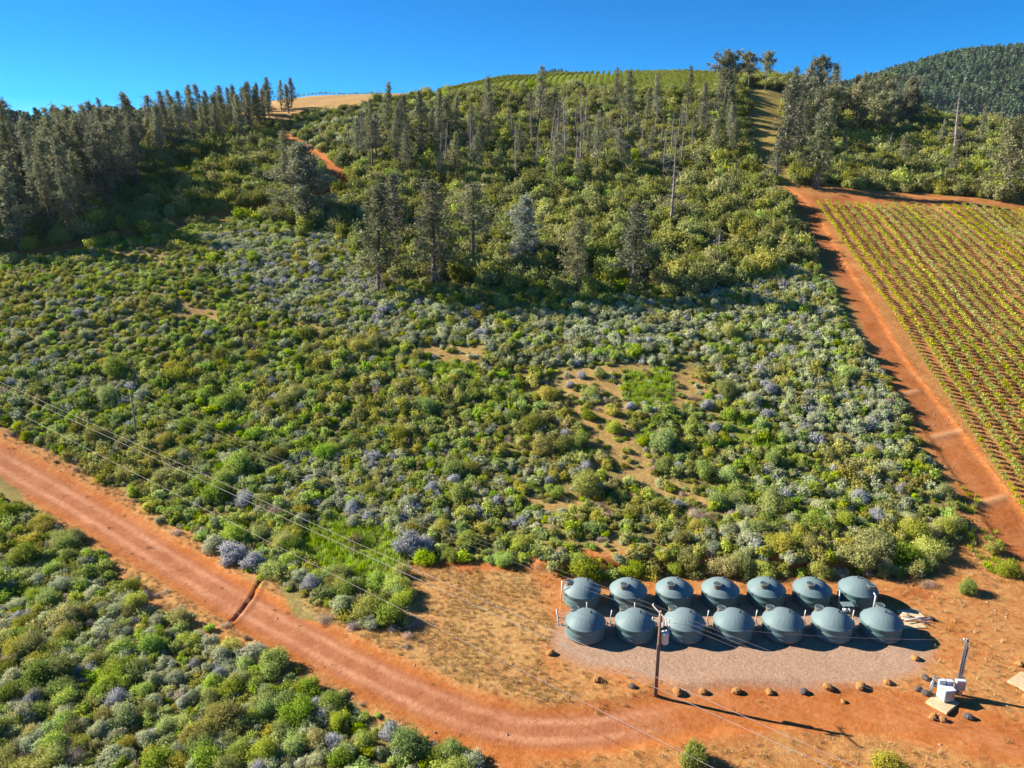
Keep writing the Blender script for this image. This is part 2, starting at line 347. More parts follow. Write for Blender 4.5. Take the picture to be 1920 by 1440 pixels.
def ground_material():
    m, nt, out = mat('ground'); L = nt.links.new
    tc = N(nt, 'ShaderNodeTexCoord'); P = tc.outputs['Object']
    A = N(nt, 'ShaderNodeAttribute', attribute_name='zones'); B = N(nt, 'ShaderNodeAttribute', attribute_name='zones_b')
    sa = N(nt, 'ShaderNodeSeparateColor'); L(A.outputs['Color'], sa.inputs[0]); sb = N(nt, 'ShaderNodeSeparateColor'); L(B.outputs['Color'], sb.inputs[0])
    soil, dry, gravel = sa.outputs; road, green, pale = sb.outputs
    n1 = noise(nt, .35, 6, .65, P); n2 = noise(nt, 2.2, 6, .7, P); n3 = noise(nt, 11, 4, .7, P); n4 = noise(nt, .07, 4, .6, P)
    mn = math_(nt, 'ADD', math_(nt, 'MULTIPLY', n1, .5), math_(nt, 'MULTIPLY', n2, .5))
    def ed(v, wd=.45):   # noisy edge for a zone
        return maprange(nt, math_(nt, 'ADD', v, math_(nt, 'MULTIPLY', math_(nt, 'SUBTRACT', mn, .5), 1.5)), .5 - wd / 2, .5 + wd / 2)
    lit = ramp(nt, [(.25, (.11, .085, .03)), (.45, (.20, .16, .055)), (.6, (.30, .245, .085)), (.8, (.42, .33, .13))]); L(mn, lit.inputs[0])
    so = ramp(nt, [(.2, (.20, .060, .020)), (.42, (.36, .115, .030)), (.56, (.47, .175, .052)), (.8, (.56, .28, .12))]); L(mn, so.inputs[0])
    dr = ramp(nt, [(.25, (.22, .115, .045)), (.45, (.38, .22, .085)), (.6, (.55, .38, .15)), (.8, (.66, .52, .26))]); L(math_(nt, 'ADD', math_(nt, 'MULTIPLY', n2, .5), math_(nt, 'MULTIPLY', n3, .5)), dr.inputs[0])
    vo = N(nt, 'ShaderNodeTexVoronoi'); vo.inputs['Scale'].default_value = 8; L(P, vo.inputs['Vector'])
    gr = ramp(nt, [(0, (.22, .14, .10)), (.35, (.36, .24, .175)), (.7, (.47, .33, .25)), (1, (.60, .46, .37))]); L(vo.outputs['Color'], gr.inputs[0])
    gr2 = mixc(nt, .55, gr.outputs[0], (.37, .235, .155))
    gn = ramp(nt, [(.3, (.09, .14, .012)), (.5, (.19, .26, .022)), (.7, (.30, .34, .05))]); L(n2, gn.inputs[0])
    rd = ramp(nt, [(.25, (.24, .075, .032)), (.5, (.37, .145, .068)), (.75, (.48, .225, .12))]); L(mn, rd.inputs[0])
    c = mixc(nt, ed(soil), lit.outputs[0], so.outputs[0])
    c = mixc(nt, ed(dry, .8), c, dr.outputs[0])
    c = mixc(nt, ed(green), c, gn.outputs[0])
    c = mixc(nt, ed(gravel, .75), c, gr2)
    # wheel tracks: pale compacted strips either side of the centre line
    ac = N(nt, 'ShaderNodeAttribute', attribute_name='across')
    wob = math_(nt, 'ADD', ac.outputs['Fac'], math_(nt, 'MULTIPLY', math_(nt, 'SUBTRACT', n1, .5), .7))
    aab = math_(nt, 'ABSOLUTE', wob)
    ty = math_(nt, 'SUBTRACT', 1.0, maprange(nt, math_(nt, 'ABSOLUTE', math_(nt, 'SUBTRACT', aab, .95)), .12, .55))
    c = mixc(nt, ed(road, .7), c, rd.outputs[0])
    trk = math_(nt, 'MULTIPLY', math_(nt, 'MULTIPLY', ty, maprange(nt, road, .35, .8)), math_(nt, 'MULTIPLY', maprange(nt, n2, .3, .65, .25, .9), maprange(nt, noise(nt, .16, 5, .7, P), .35, .65, .3, 1.0)))
    c = mixc(nt, trk, c, (.60, .31, .18))
    c = mixc(nt, math_(nt, 'MULTIPLY', pale, .8), c, (.60, .34, .17))
    c = mixc(nt, 1.0, c, (.98, .95, .90), 'MULTIPLY')
    c = mixc(nt, maprange(nt, n4, .35, .65, 0, .35), c, mixc(nt, 1.0, c, (.78, .70, .66), 'MULTIPLY'))
    c = mixc(nt, maprange(nt, n3, .55, .8, 0, .45), c, mixc(nt, 1.0, c, (.55, .5, .48), 'MULTIPLY'))
    b = N(nt, 'ShaderNodeBsdfPrincipled'); b.inputs['Roughness'].default_value = .95; b.inputs['Specular IOR Level'].default_value = .1
    L(c, b.inputs['Base Color'])
    bp = N(nt, 'ShaderNodeBump'); bp.inputs['Strength'].default_value = .85; bp.inputs['Distance'].default_value = .16
    L(math_(nt, 'ADD', math_(nt, 'MULTIPLY', n2, .6), math_(nt, 'MULTIPLY', n3, .4)), bp.inputs['Height']); L(bp.outputs[0], b.inputs['Normal'])
    L(b.outputs[0], out.inputs[0]); return m
M_GROUND = ground_material()

# ------------------------------------------------------------------ the ground: one grid, split into its surfaces
def axis(parts):
    o = [parts[0][0]]
    for a, b, s0, s1 in parts:
        x = a
        while x < b - 1e-6:
            t = (x - a) / (b - a); x = min(b, x + s0 * (s1 / s0) ** t); o.append(x)
    return np.array(o)
gx = axis([(-600, -300, 40, 12), (-300, -60, 6, .7), (-60, -31, .7, .5), (-31, -24, .22, .22), (-24, 64, .42, .42), (64, 130, .5, 1.6), (130, 330, 1.6, 8), (330, 600, 10, 40)])
gy = axis([(-200, 10, 40, 2), (10, 34, 2, .45), (34, 62, .42, .42), (62, 71, .25, .25), (71, 80, .3, .35), (80, 150, .4, 1.0), (150, 420, 1.0, 3.5), (420, 1000, 4, 60)])
NX, NY = len(gx), len(gy)
VX, VY = [a.ravel() for a in np.meshgrid(gx, gy)]
VZ = terrain_h(VX, VY); VPX, VPY, VZC = cam_project(VX, VY, VZ)
front = (VY > 20) & (VY < 420)
wx = VPX + (fbm(VX / 2.2, VY / 2.2, 31) - .5) * 26 * 60 / np.maximum(VZC, 30)
wy = VPY + (fbm(VX / 2.2, VY / 2.2, 37) - .5) * 22 * 60 / np.maximum(VZC, 30)
ip = lambda poly: (inpoly(wx, wy, poly) & front).astype(float)
dm, am, lm = seg_dist(VX, VY, MAIN); dt, at_, lt = seg_dist(VX, VY, TRACK); dh, ah, _ = seg_dist(VX, VY, HEAD); du, au, _ = seg_dist(VX, VY, UPROAD); dd, ad, _ = seg_dist(VX, VY, DRIVE)
lot, viney, gravel, green, strip, meadow, hillv = [ip(p) for p in (LOT, VINEY, GRAVEL, GREENP, STRIP, MEADOW, HILLV)]
clear = np.clip(sum(ip(p) for p in CLEAR), 0, 1); lime = np.clip(sum(ip(p) for p in LIME), 0, 1)
soil = np.maximum.reduce([lot * .85, clear * .25, viney * .24, smooth01((4.5 - du) / 1.5) * .95, hillv * .05])
soil = np.maximum(soil, smooth01((VX - 30) / 10) * lot * (VPY > 1060))
bankm = smooth01((VY - 69.5) / 1.2) * smooth01((75 - VY) / 1.6) * (VX > 2) * (VX < 44); soil = np.maximum(soil, bankm)
dry = np.maximum.reduce([ip(DRYP) * (.5 + .55 * fbm(VX / 3.5, VY / 3.5, 29)), ip(DRY2) * .55, ip(DRY3) * .5, meadow, strip * .8, clear * .6, hillv * .2, viney * .46])
verge = lot * ((dm > 2.7) & (dm < 7.5) & (VPX < 800)) * (.35 + .6 * fbm(VX / 3, VY / 3, 19)); dry = np.maximum(dry, verge)
dry = np.maximum(dry, lot * (VX > -2) * (.62 * fbm(VX / 4.5, VY / 4.5, 23)) * (VPX > 1000) * (1 - viney))
stripe = lot * (VX > 44) * (dt > 3) * (VPX > 1550) * (VPY > 560) * .45; dry = np.maximum(dry, stripe)
greenm = np.maximum.reduce([green * .8, lime * .7, strip * .42, hillv * .75, viney * .2])
road = np.maximum.reduce([smooth01((2.5 - dm) / 1.3) * (1 - .75 * smooth01((VX - 5) / 12)), .35 * smooth01((2.8 - dt) / .8), .3 * smooth01((3 - dh) / 1)])
across = np.where(dm < 4, am, np.where(dt < 4, at_, np.where(dd < 4, ad, 9)))
pale = np.zeros_like(VX)
for wb in WBARS: pale = np.maximum(pale, np.exp(-(seg_dist(VX, VY, wb)[0] / .4) ** 2))
dry = dry * (1 - smooth01((3.4 - dm) / 1.2)) * (1 - .85 * smooth01((3.3 - dt) / 1)) * (1 - .7 * smooth01((3.3 - dh) / 1)); gravel = gravel * (1 - .0 * dry)
def blur(a, n=2):
    a = a.reshape(NY, NX)
    for _ in range(n):
        p = np.pad(a, 1, mode='edge'); a = (p[:-2, 1:-1] + p[2:, 1:-1] + p[1:-1, :-2] + p[1:-1, 2:] + 2 * p[1:-1, 1:-1]) / 6
    return a.ravel()
soil, dry, gravel, greenm = blur(soil), blur(dry, 4), blur(gravel, 9), blur(greenm, 3)
qi = (np.arange(NY - 1)[:, None] * NX + np.arange(NX - 1)[None]).ravel()
QUADS = np.stack([qi, qi + 1, qi + NX + 1, qi + NX], 1)
fc = lambda a: a[QUADS].mean(1)
cls = np.zeros(len(QUADS), int)                                  # 0 hillside
cls[(fc(dm) < 3.0)] = 1; cls[(fc(gravel) > .5) & (cls == 0)] = 2
cls[(fc(np.minimum(dt, dh)) < 2.6)] = 3; cls[(fc(du) < 3.2) & (fc(VY) < 330)] = 4
V3 = np.stack([VX, VY, VZ], 1)
for k, nm in enumerate(['hillside', 'dirt_road', 'gravel_pad', 'vineyard_track', 'hill_road']):
    q = QUADS[cls == k]; u, inv = np.unique(q, return_inverse=True)
    me = mesh_np(nm, V3[u], inv.reshape(-1, 4), mats=[M_GROUND], smooth=True)
    za = me.color_attributes.new('zones', 'FLOAT_COLOR', 'POINT'); za.data.foreach_set('color', np.stack([soil, dry, gravel, np.ones_like(VX)], 1)[u].astype(np.float32).ravel())
    zb = me.color_attributes.new('zones_b', 'FLOAT_COLOR', 'POINT'); zb.data.foreach_set('color', np.stack([road, greenm, pale, np.ones_like(VX)], 1)[u].astype(np.float32).ravel())
    ac = me.attributes.new('across', 'FLOAT', 'POINT'); ac.data.foreach_set('value', across[u].astype(np.float32))
    tag(link(bpy.data.objects.new(nm, me)), kind='structure')

# ------------------------------------------------------------------ plant prototypes (meshes shared by every copy)
def rand_unit(n):
    v = rng.normal(size=(n, 3)); return v / np.linalg.norm(v, axis=1)[:, None]
def leaves(pos, nrm, ln, wd, jit=.8):
    """rhombic leaf faces at pos, roughly facing nrm; returns verts (N*4,3)"""
    n = len(pos); nn = nrm + rand_unit(n) * jit; nn /= np.linalg.norm(nn, axis=1)[:, None]
    a = np.cross(nn, rand_unit(n)); a /= np.linalg.norm(a, axis=1)[:, None] + 1e-9; b = np.cross(nn, a)
    k = rng.uniform(.65, 1.3, (n, 1)); a = a * ln * k; b = b * wd * k
    return np.stack([pos - a, pos + b, pos + a, pos - b], 1).reshape(-1, 3)
def leaf_mesh(name, v, m, var=None):
    n = len(v) // 4
    return mesh_np(name, v, np.arange(n * 4).reshape(-1, 4), mats=[m], fattr=rng.uniform(0, 1, n) if var is None else var)
def mound(n, nl, h=1.0, rag=.35, sub=.42, low=.05, leaf=.09, wd=.5, upright=0., rr=None, spr=1.):
    """leaf cloud over an uneven dome of lobes; unit radius"""
    az = rng.uniform(0, 2 * np.pi, nl); el = np.arcsin(rng.uniform(low, 1, nl)); rad = rng.uniform(.5, .85, nl)
    C = np.stack([np.cos(az) * np.cos(el) * rad, np.sin(az) * np.cos(el) * rad, np.sin(el) * rad * h * .95 + .05], 1)
    S = rng.uniform(sub * .65, sub * 1.25, nl) if rr is None else rr
    C = np.concatenate([C, [[0, 0, .35 * h]]]); S = np.concatenate([S, [.55]])
    k = rng.choice(len(S), n * 2, p=S ** 2 / np.sum(S ** 2)); u = rand_unit(n * 2)
    d = S[k] * np.clip(1 - np.abs(rng.normal(0, rag, n * 2)), .2, 1.15)
    p = C[k] + u * d[:, None]; p[:, 2] *= 1
    depth = np.min(np.linalg.norm(p[:, None, :] - C[None], axis=2) / S[None], axis=1)
    keep = (p[:, 2] > .0) & ((depth > .72) | (rng.uniform(size=n * 2) < .22))
    p, u = p[keep][:n], u[keep][:n]
    ns = n // 7; kk = rng.choice(len(S), ns, p=S ** 2 / np.sum(S ** 2)); su = rand_unit(ns); su[:, 2] = np.abs(su[:, 2]) * 1.1 + .05; b0 = C[kk] + su * (S[kk] * .9)[:, None]
    sl = rng.uniform(.08, .34, ns) * spr; P_, U_ = [p], [u]
    for f in (.25, .5, .75, 1.):
        P_.append(b0 + su * (sl * f)[:, None] + rng.normal(0, .02, (ns, 3)) + np.array([0, 0, .03 * f])); U_.append(su)
    p, u = np.concatenate(P_), np.concatenate(U_); m_ = p[:, 2] > 0; p, u = p[m_], u[m_]
    nr = u + np.array([0, 0, .5]); var = np.clip(rng.normal(.5, .22, len(p)) + .10 * (p[:, 2] - .5), 0, 1)
    v = leaves(p, nr, leaf, leaf * wd, .9)
    if upright: v[:, 2] += 0
    return v, var
def stems(n, h=.9, r=.035, spread=.6):
    m = MB()
    for i in range(n):
        a = rng.uniform(0, 2 * np.pi); s_ = spread * rng.uniform(.3, 1); t = rng.uniform(.55, 1) * h
        p = [(0.05 * math.cos(a), .05 * math.sin(a), -.12), (s_ * .45 * math.cos(a), s_ * .45 * math.sin(a), t * .5), (s_ * math.cos(a + .3), s_ * math.sin(a + .3), t)]
        m.tube(p, [r, r * .7, r * .25], 4, False)
    return m
class Plant:
    def __init__(s, name, fol, stm, matf, mats): s.name, s.fol, s.stm, s.joined = name, fol, stm, None; s.matf, s.mats = matf, mats
    def inst(s):
        """one mesh with both materials, for the scattered mass"""
        if s.joined is None:
            a, b = s.fol, s.stm; va = np.empty(len(a.vertices) * 3, np.float32); a.vertices.foreach_get('co', va)
            vb = np.empty(len(b.vertices) * 3, np.float32); b.vertices.foreach_get('co', vb)
            qa = np.empty(len(a.loops), np.int32); a.loops.foreach_get('vertex_index', qa); qb = np.empty(len(b.loops), np.int32); b.loops.foreach_get('vertex_index', qb)
            qb = qb[:len(qb) // 4 * 4]
            fa = np.empty(len(a.polygons), np.float32); a.attributes['leafvar'].data.foreach_get('value', fa)
            q = np.concatenate([qa.reshape(-1, 4), qb.reshape(-1, 4) + len(va) // 3])
            s.joined = mesh_np(s.name + '_mass', np.concatenate([va, vb]), q, mats=[s.matf, s.mats], qmat=[0] * (len(qa) // 4) + [1] * (len(qb) // 4), fattr=np.concatenate([fa, np.full(len(qb) // 4, .5)]))
        return s.joined
def shrub_proto(name, matf, n, nl, nst=6, **kw):
    v, var = mound(n, nl, **kw)
    return Plant(name, leaf_mesh(name + '_foliage', v, matf, var), stems(nst, h=.8 * kw.get('h', 1)).mesh(name + '_stems', M_TWIG), matf, M_TWIG)
KINDS = {  # kind: near prototypes, far prototypes
    'olive': ([shrub_proto('olive%d' % i, L_OLIVE, 5200, 11 + 3 * i, h=.85 + .1 * i, rag=.34, sub=.40, leaf=.046, wd=.5) for i in range(3)], [shrub_proto('olive_far%d' % i, L_OLIVE, 800, 9, h=.9, leaf=.11, sub=.42) for i in range(3)]),
    'green': ([shrub_proto('green%d' % i, L_GREEN, 5000, 9 + 4 * i, h=.9, rag=.30, sub=.42, leaf=.048, wd=.6) for i in range(3)], [shrub_proto('green_far%d' % i, L_GREEN, 800, 8, h=.9, leaf=.115, sub=.45) for i in range(3)]),
    'bright': ([shrub_proto('bright%d' % i, L_BRIGHT, 3800, 12, h=1.05, rag=.38, sub=.36, leaf=.055, wd=.45) for i in range(2)], [shrub_proto('bright_far%d' % i, L_BRIGHT, 650, 8, h=1.0, leaf=.12, sub=.42) for i in range(2)]),
    'silver': ([shrub_proto('silver%d' % i, L_SILVER, 5200, 14 + 5 * i, h=.85, rag=.24, sub=.34, leaf=.042, wd=.6, spr=.5) for i in range(3)], [shrub_proto('silver_far%d' % i, L_SILVER, 850, 11, h=.85, rag=.18, leaf=.10, sub=.38) for i in range(3)]),
    'blue': ([shrub_proto('blue%d' % i, L_BLUE, 5000, 16, h=.85, rag=.22, sub=.32, leaf=.040, wd=.6) for i in range(2)], [shrub_proto('blue_far%d' % i, L_BLUE, 800, 11, h=.85, rag=.18, leaf=.095, sub=.36) for i in range(2)]),
    'dry': ([shrub_proto('dry%d' % i, L_DRY, 1300, 9, nst=14, h=.7, rag=.5, sub=.4, leaf=.075, wd=.16) for i in range(2)], [shrub_proto('dry_far0', L_DRY, 500, 8, h=.7, rag=.5, leaf=.12, wd=.25)]),
    'oak': (None, [shrub_proto('oak%d' % i, [L_OAK, L_OAK2, L_OAK2, L_OAK, L_OAK2][i], 1500, 10 + 2 * i, h=1.05 + .06 * i, rag=.25, sub=.40, leaf=.085, wd=.6) for i in range(5)]),
}
def blade_tuft(name, matf, n, h, spread, wid):
    a = rng.uniform(0, 2 * np.pi, n); r = spread * np.sqrt(rng.uniform(0, 1, n)); p = np.stack([r * np.cos(a), r * np.sin(a), np.zeros(n)], 1)
    d = rand_unit(n) * .5 + np.array([0, 0, 1.]); hh = h * rng.uniform(.5, 1.15, (n, 1)); s_ = np.cross(d, rand_unit(n)); s_ /= np.linalg.norm(s_, axis=1)[:, None]
    v = np.stack([p - s_ * wid, p + s_ * wid, p + d * hh + s_ * wid * .3, p + d * hh - s_ * wid * .3], 1).reshape(-1, 3)
    return leaf_mesh(name, v, matf)

def scatter(name, pts, rz, sc, idx, meshes, label, cat):
    """one object of kind stuff whose plants are geometry-node instances"""
    col = bpy.data.collections.new(name + '_sources')
    for i, m in enumerate(meshes): col.objects.link(bpy.data.objects.new('%s_source_%03d' % (name, i), m))
    me = bpy.data.meshes.new(name); me.vertices.add(len(pts)); me.vertices.foreach_set('co', np.asarray(pts, np.float32).ravel())
    for nm, ty, arr in (('rz', 'FLOAT', rz), ('sc', 'FLOAT_VECTOR', sc), ('pi', 'INT', idx)):
        a = me.attributes.new(nm, ty, 'POINT')
        a.data.foreach_set('vector' if ty == 'FLOAT_VECTOR' else 'value', np.asarray(arr, np.int32 if ty == 'INT' else np.float32).ravel())
    ng = bpy.data.node_groups.new(name, 'GeometryNodeTree')
    ng.interface.new_socket('Geometry', in_out='INPUT', socket_type='NodeSocketGeometry'); ng.interface.new_socket('Geometry', in_out='OUTPUT', socket_type='NodeSocketGeometry')
    nn, l = ng.nodes, ng.links.new
    gi, go = nn.new('NodeGroupInput'), nn.new('NodeGroupOutput'); ip_ = nn.new('GeometryNodeInstanceOnPoints'); ci = nn.new('GeometryNodeCollectionInfo')
    ci.inputs['Collection'].default_value = col; ci.inputs['Separate Children'].default_value = True; ci.inputs['Reset Children'].default_value = True
    def na(nm, ty):
        n = nn.new('GeometryNodeInputNamedAttribute'); n.data_type = ty; n.inputs['Name'].default_value = nm; return n.outputs[0]
    cx = nn.new('ShaderNodeCombineXYZ'); l(na('rz', 'FLOAT'), cx.inputs[2]); er = nn.new('FunctionNodeEulerToRotation'); l(cx.outputs[0], er.inputs[0])
    l(gi.outputs[0], ip_.inputs['Points']); l(ci.outputs[0], ip_.inputs['Instance']); ip_.inputs['Pick Instance'].default_value = True
    l(na('pi', 'INT'), ip_.inputs['Instance Index']); l(er.outputs[0], ip_.inputs['Rotation']); l(na('sc', 'FLOAT_VECTOR'), ip_.inputs['Scale'])
    l(ip_.outputs[0], go.inputs[0])
    o = link(bpy.data.objects.new(name, me)); md = o.modifiers.new('scatter', 'NODES'); md.node_group = ng
    tag(o, label, cat, kind='stuff'); return o

# ------------------------------------------------------------------ where the shrubs stand
def jgrid(x0, x1, y0, y1, s):
    X, Y = np.meshgrid(np.arange(x0, x1, s), np.arange(y0, y1, s)); n = X.size
    return X.ravel() + rng.uniform(-.48, .48, n) * s, Y.ravel() + rng.uniform(-.48, .48, n) * s
FIELDS = []
def cand(x, y):
    z = terrain_h(x, y); px, py, zc = cam_project(x, y, z); return x, y, z, px, py, zc
MID_TOP = [(-700, 560), (0, 500), (230, 455), (430, 410), (640, 440), (700, 520), (1000, 545), (1300, 560), (1540, 480), (1850, 480), (1850, 1100), (2600, 1100), (2600, 1700), (-700, 1700)]
SILV = [([(380, 440), (640, 430), (720, 560), (1000, 590), (1300, 560), (1500, 500), (1600, 620), (1700, 760), (1760, 880), (1560, 840), (1400, 790), (1330, 690), (1000, 690), (700, 640), (420, 560)], .62),
        ([(430, 900), (650, 830), (850, 860), (1060, 880), (1090, 980), (900, 1010), (740, 1010), (480, 970)], .42), ([(-300, 560), (250, 560), (330, 720), (120, 780), (-300, 700)], .42),
        ([(1380, 900), (1760, 860), (1770, 1000), (1560, 980)], .38), ([(-300, 900), (300, 1150), (800, 1440), (800, 1700), (-300, 1700)], .42), ([(1250, 930), (1450, 960), (1420, 1040), (1280, 1010)], .5)]
def keep_shrub(x, y, px, py, zc):
    """chance that a plant stands here, from the photograph's open and closed ground"""
    k = np.ones(x.shape)
    k[inpoly(px, py, LOT)] = 0
    k[inpoly(px, py, GREENP)] = .03
    for c in CLEAR: k[inpoly(px, py, c)] *= .12
    for c in LIME: k[inpoly(px, py, c)] *= .35
    sparse = inpoly(px, py, [(930, 680), (1340, 670), (1440, 800), (1400, 900), (1300, 1080), (800, 1050), (950, 900)]); k[sparse] *= .66
    k[inpoly(px, py, [(-300, 480), (350, 455), (520, 600), (300, 700), (-300, 640)])] *= .85
    for p in (VINEY, STRIP, MEADOW, HILLV): k[inpoly(px, py, p)] = 0
    k *= np.where(fbm(x / 6, y / 6, 50) < .30, .6, 1)
    for pl, r in ((MAIN, 4.2), (TRACK, 3.4), (HEAD, 3.4), (UPROAD, 3.6)): k[seg_dist(x, y, pl)[0] < r] = 0
    k[(y > 420) | ((y > np.where(x < -30, 322, 327)) & (x > -150) & (x < 105))] = 0
    return k
ks, rec = list(KINDS), []
# chaparral of the middle slope and the lower left
x, y = jgrid(-160, 80, 16, 205, 1.04); x, y, z, px, py, zc = cand(x, y)
sel = inpoly(px, py, MID_TOP) & (px > -260) & (px < 2150) & (py < 1620) & (rng.uniform(size=x.shape) < keep_shrub(x, y, px, py, zc) * .93)
x, y, z, px, py, zc = [a[sel] for a in (x, y, z, px, py, zc)]
ps = np.full(x.shape, .09)
for poly, pr in SILV: ps = np.where(inpoly(px, py, poly), pr, ps)
ps = ps * np.clip(.35 + 1.5 * fbm(x / 7, y / 7, 60), .2, 1.6)
u = rng.uniform(size=x.shape); u2 = rng.uniform(size=x.shape); nz = fbm(x / 9, y / 9, 66)
kind = np.where(u < ps * .88, 'silver', np.where(u < ps, 'blue', np.where(u2 < .07 + .12 * (nz > .6), 'bright', np.where(u2 < .115, 'dry', np.where(nz + rng.normal(0, .12, x.shape) > .5, 'green', 'olive')))))
thick = inpoly(px, py, [(-400, 900), (0, 893), (300, 1150), (520, 1268), (640, 1305), (900, 1440), (960, 1700), (-400, 1700)])
rad = np.clip(rng.normal(.76, .22, x.shape), .38, 1.6) * np.where(thick, .98, 1) * np.where(kind == 'dry', .75, 1) * np.where(kind == 'bright', .8, 1)
big = rng.uniform(size=x.shape) < np.where(thick, .07, .04); rad = np.where(big & np.isin(kind, ['olive', 'green']), rad * 1.55, rad)
rad *= np.where(inpoly(px, py, [(-300, 480), (350, 455), (520, 600), (300, 700), (-300, 640)]), .85, 1)
hgt = rad * rng.uniform(.85, 1.25, x.shape) * np.where(kind == 'silver', .95, 1.05)
SH = [x, y, z, px, py, zc, kind, rad, hgt]
# plants picked out one by one on the photograph: photo x, y, radius, kind
PICK = [(470, 1232, 1.2, 'silver', 'grey-green rounded shrub standing alone on the road verge beside two green shrubs'), (512, 1258, 1.3, 'green', 'dark green leafy shrub right of a grey-green shrub below the dirt road'),
        (428, 1225, 1.1, 'olive', 'olive shrub left of the lone grey-green shrub below the dirt road'), (390, 1212, 1.0, 'silver', 'low silvery shrub on bare ground below the road, left of an olive shrub'),
        (340, 1165, 1.1, 'olive', 'olive shrub on the lower edge of the dirt road opposite the drainage ditch'), (296, 1183, .55, 'bright', 'tiny bright green bush on bare soil below the dirt road'),
        (128, 1027, 1.3, 'green', 'dark green bush bulging towards the dirt road on its lower side'), (440, 1048, 1.7, 'blue', 'large pale blue flowering shrub above the road beside the drainage ditch'), (478, 1062, 1.4, 'blue', 'shaded bluish shrub at the right end of the large flowering clump'), (400, 1030, 1.3, 'silver', 'silvery shrub at the left end of the clump above the ditch'),
        (728, 1160, 1.5, 'green', 'rounded green bush at the corner of the dry grass lot'), (690, 1150, 1.4, 'olive', 'olive bush second from the corner of the dry grass lot'), (640, 1140, 1.3, 'silver', 'grey-green bush in the clump left of the dry grass lot'), (585, 1105, 1.2, 'blue', 'pale bluish shrub beside the ditch in the clump left of the dry grass'), (560, 1085, 1.0, 'silver', 'small silvery shrub at the upper end of the ditch'), (610, 1165, .9, 'dry', 'brown dry brush at the foot of the clump by the road'), (665, 1175, .9, 'dry', 'brown dry brush under the green corner bush'),
        (770, 1035, 2.1, 'blue', 'big blue-grey flowering shrub at the end of the green grass patch'), (800, 1030, 1.3, 'blue', 'lavender blue shrub on the right of the big flowering shrub'), (842, 1048, 1.0, 'bright', 'bright green bush beside the flowering shrubs above the dry grass'), (795, 1055, 1.2, 'bright', 'yellow-green bush at the foot of the big flowering shrub'),
        (1100, 1082, 1.7, 'bright', 'tall bright green bush on the bank behind the first two tanks'), (1085, 1060, 1.2, 'green', 'green bush behind the bright bush on the bank'), (1185, 1075, 1.2, 'bright', 'narrow green bush on the bank behind the second tank'), (1290, 1062, 1.4, 'olive', 'olive bush on the bank behind the third tank'), (1350, 1075, 1.6, 'olive', 'broad olive bush on the bank behind the fourth tank'), (1478, 1050, 1.0, 'silver', 'small round silver shrub on the bank behind the fifth tank'),
        (1600, 1058, 2.1, 'olive', 'large olive thicket bush on the bank behind the last tanks'), (1690, 1052, 1.8, 'green', 'green bush on the bank right of the large olive bush'), (1745, 1045, 1.6, 'olive', 'olive bush at the right corner of the bank'), (1640, 1030, 2.0, 'olive', 'tall olive bush second row on the bank'),
        (1812, 1110, 1.05, 'green', 'small dark green bush alone on the orange soil right of the tanks'), (1888, 1075, 1.3, 'green', 'green bush beside the vineyard track at the right edge'), (1860, 1035, 1.0, 'olive', 'low olive bush beside the vineyard track'), (1740, 1098, .9, 'dry', 'grey dry bush on the orange soil behind the last tank'),
        (1298, 1432, 1.2, 'green', 'small green sapling by the lower road at the bottom edge'), (1662, 1452, 1.2, 'olive', 'olive sapling at the bottom edge below the pole shadow'),
        (1070, 725, .75, 'blue', 'small violet blue shrub left of the clearing'), (1090, 708, .9, 'blue', 'violet shrub at the upper left of the clearing'), (1182, 765, .8, 'blue', 'pale blue round shrub in the middle of the clearing'), (1228, 772, .65, 'blue', 'little pale blue shrub right of another one in the clearing'), (1325, 765, 1.1, 'blue', 'blue flowering mound at the right end of the clearing'), (1300, 748, .9, 'dry', 'mauve dry brush at the right end of the clearing'),
        (1340, 805, .8, 'blue', 'lavender shrub beside lime green plants'), (1272, 880, .85, 'blue', 'blue-violet round shrub by the diagonal dirt path'), (1310, 872, .7, 'silver', 'pale thin shrub right of the blue one by the diagonal path'), (1098, 880, 1.0, 'blue', 'violet blue shrub below the bright green bushes'), (1030, 905, .8, 'blue', 'bluish shrub left of the orange bare patch'), (1088, 915, .9, 'silver', 'grey rounded shrub next to the orange bare patch'), (1125, 918, .8, 'blue', 'small blue shrub on the orange bare patch'), (1045, 930, 1.1, 'bright', 'round bright green shrub below the bluish shrubs'),
        (1240, 838, 1.9, 'green', 'big dark green bush standing alone beside the diagonal path'), (1085, 835, 1.6, 'bright', 'large yellow-green bush left of the diagonal path'), (1150, 808, 1.2, 'green', 'green bush on the diagonal path above the yellow-green one'), (1105, 785, 1.0, 'green', 'small green bush at the left of the clearing'), (1105, 742, 1.1, 'green', 'green bush in the clearing beside the violet shrubs'), (1305, 970, 1.7, 'dry', 'wide mauve heap of dry brush below the diagonal path'),
        (772, 642, 1.0, 'silver', 'dark blue-grey round shrub left of a small sandy clearing'), (828, 635, 1.2, 'silver', 'round grey shrub at the head of the sandy clearing'), (850, 640, 1.2, 'silver', 'second round grey shrub at the head of the sandy clearing'), (922, 655, 1.1, 'silver', 'dark round grey shrub right of the sandy clearing'), (852, 905, 1.0, 'blue', 'violet flowering shrub in the lower middle of the slope'), (810, 920, 1.0, 'blue', 'pale lilac shrub left of the violet one'), (460, 945, 1.5, 'blue', 'whitish blue shrub beneath the power lines above the road'), (735, 1385, 1.0, 'blue', 'pale violet shrub at the edge of the thicket by the lower road')]
pk = []
for a in PICK:
    p = at(a[0], a[1]); pk.append((p.x, p.y, p.z, a[0], a[1], a[2], a[3], a[4]))
pxy = np.array([(p[0], p[1]) for p in pk]); prr = np.array([p[5] for p in pk])
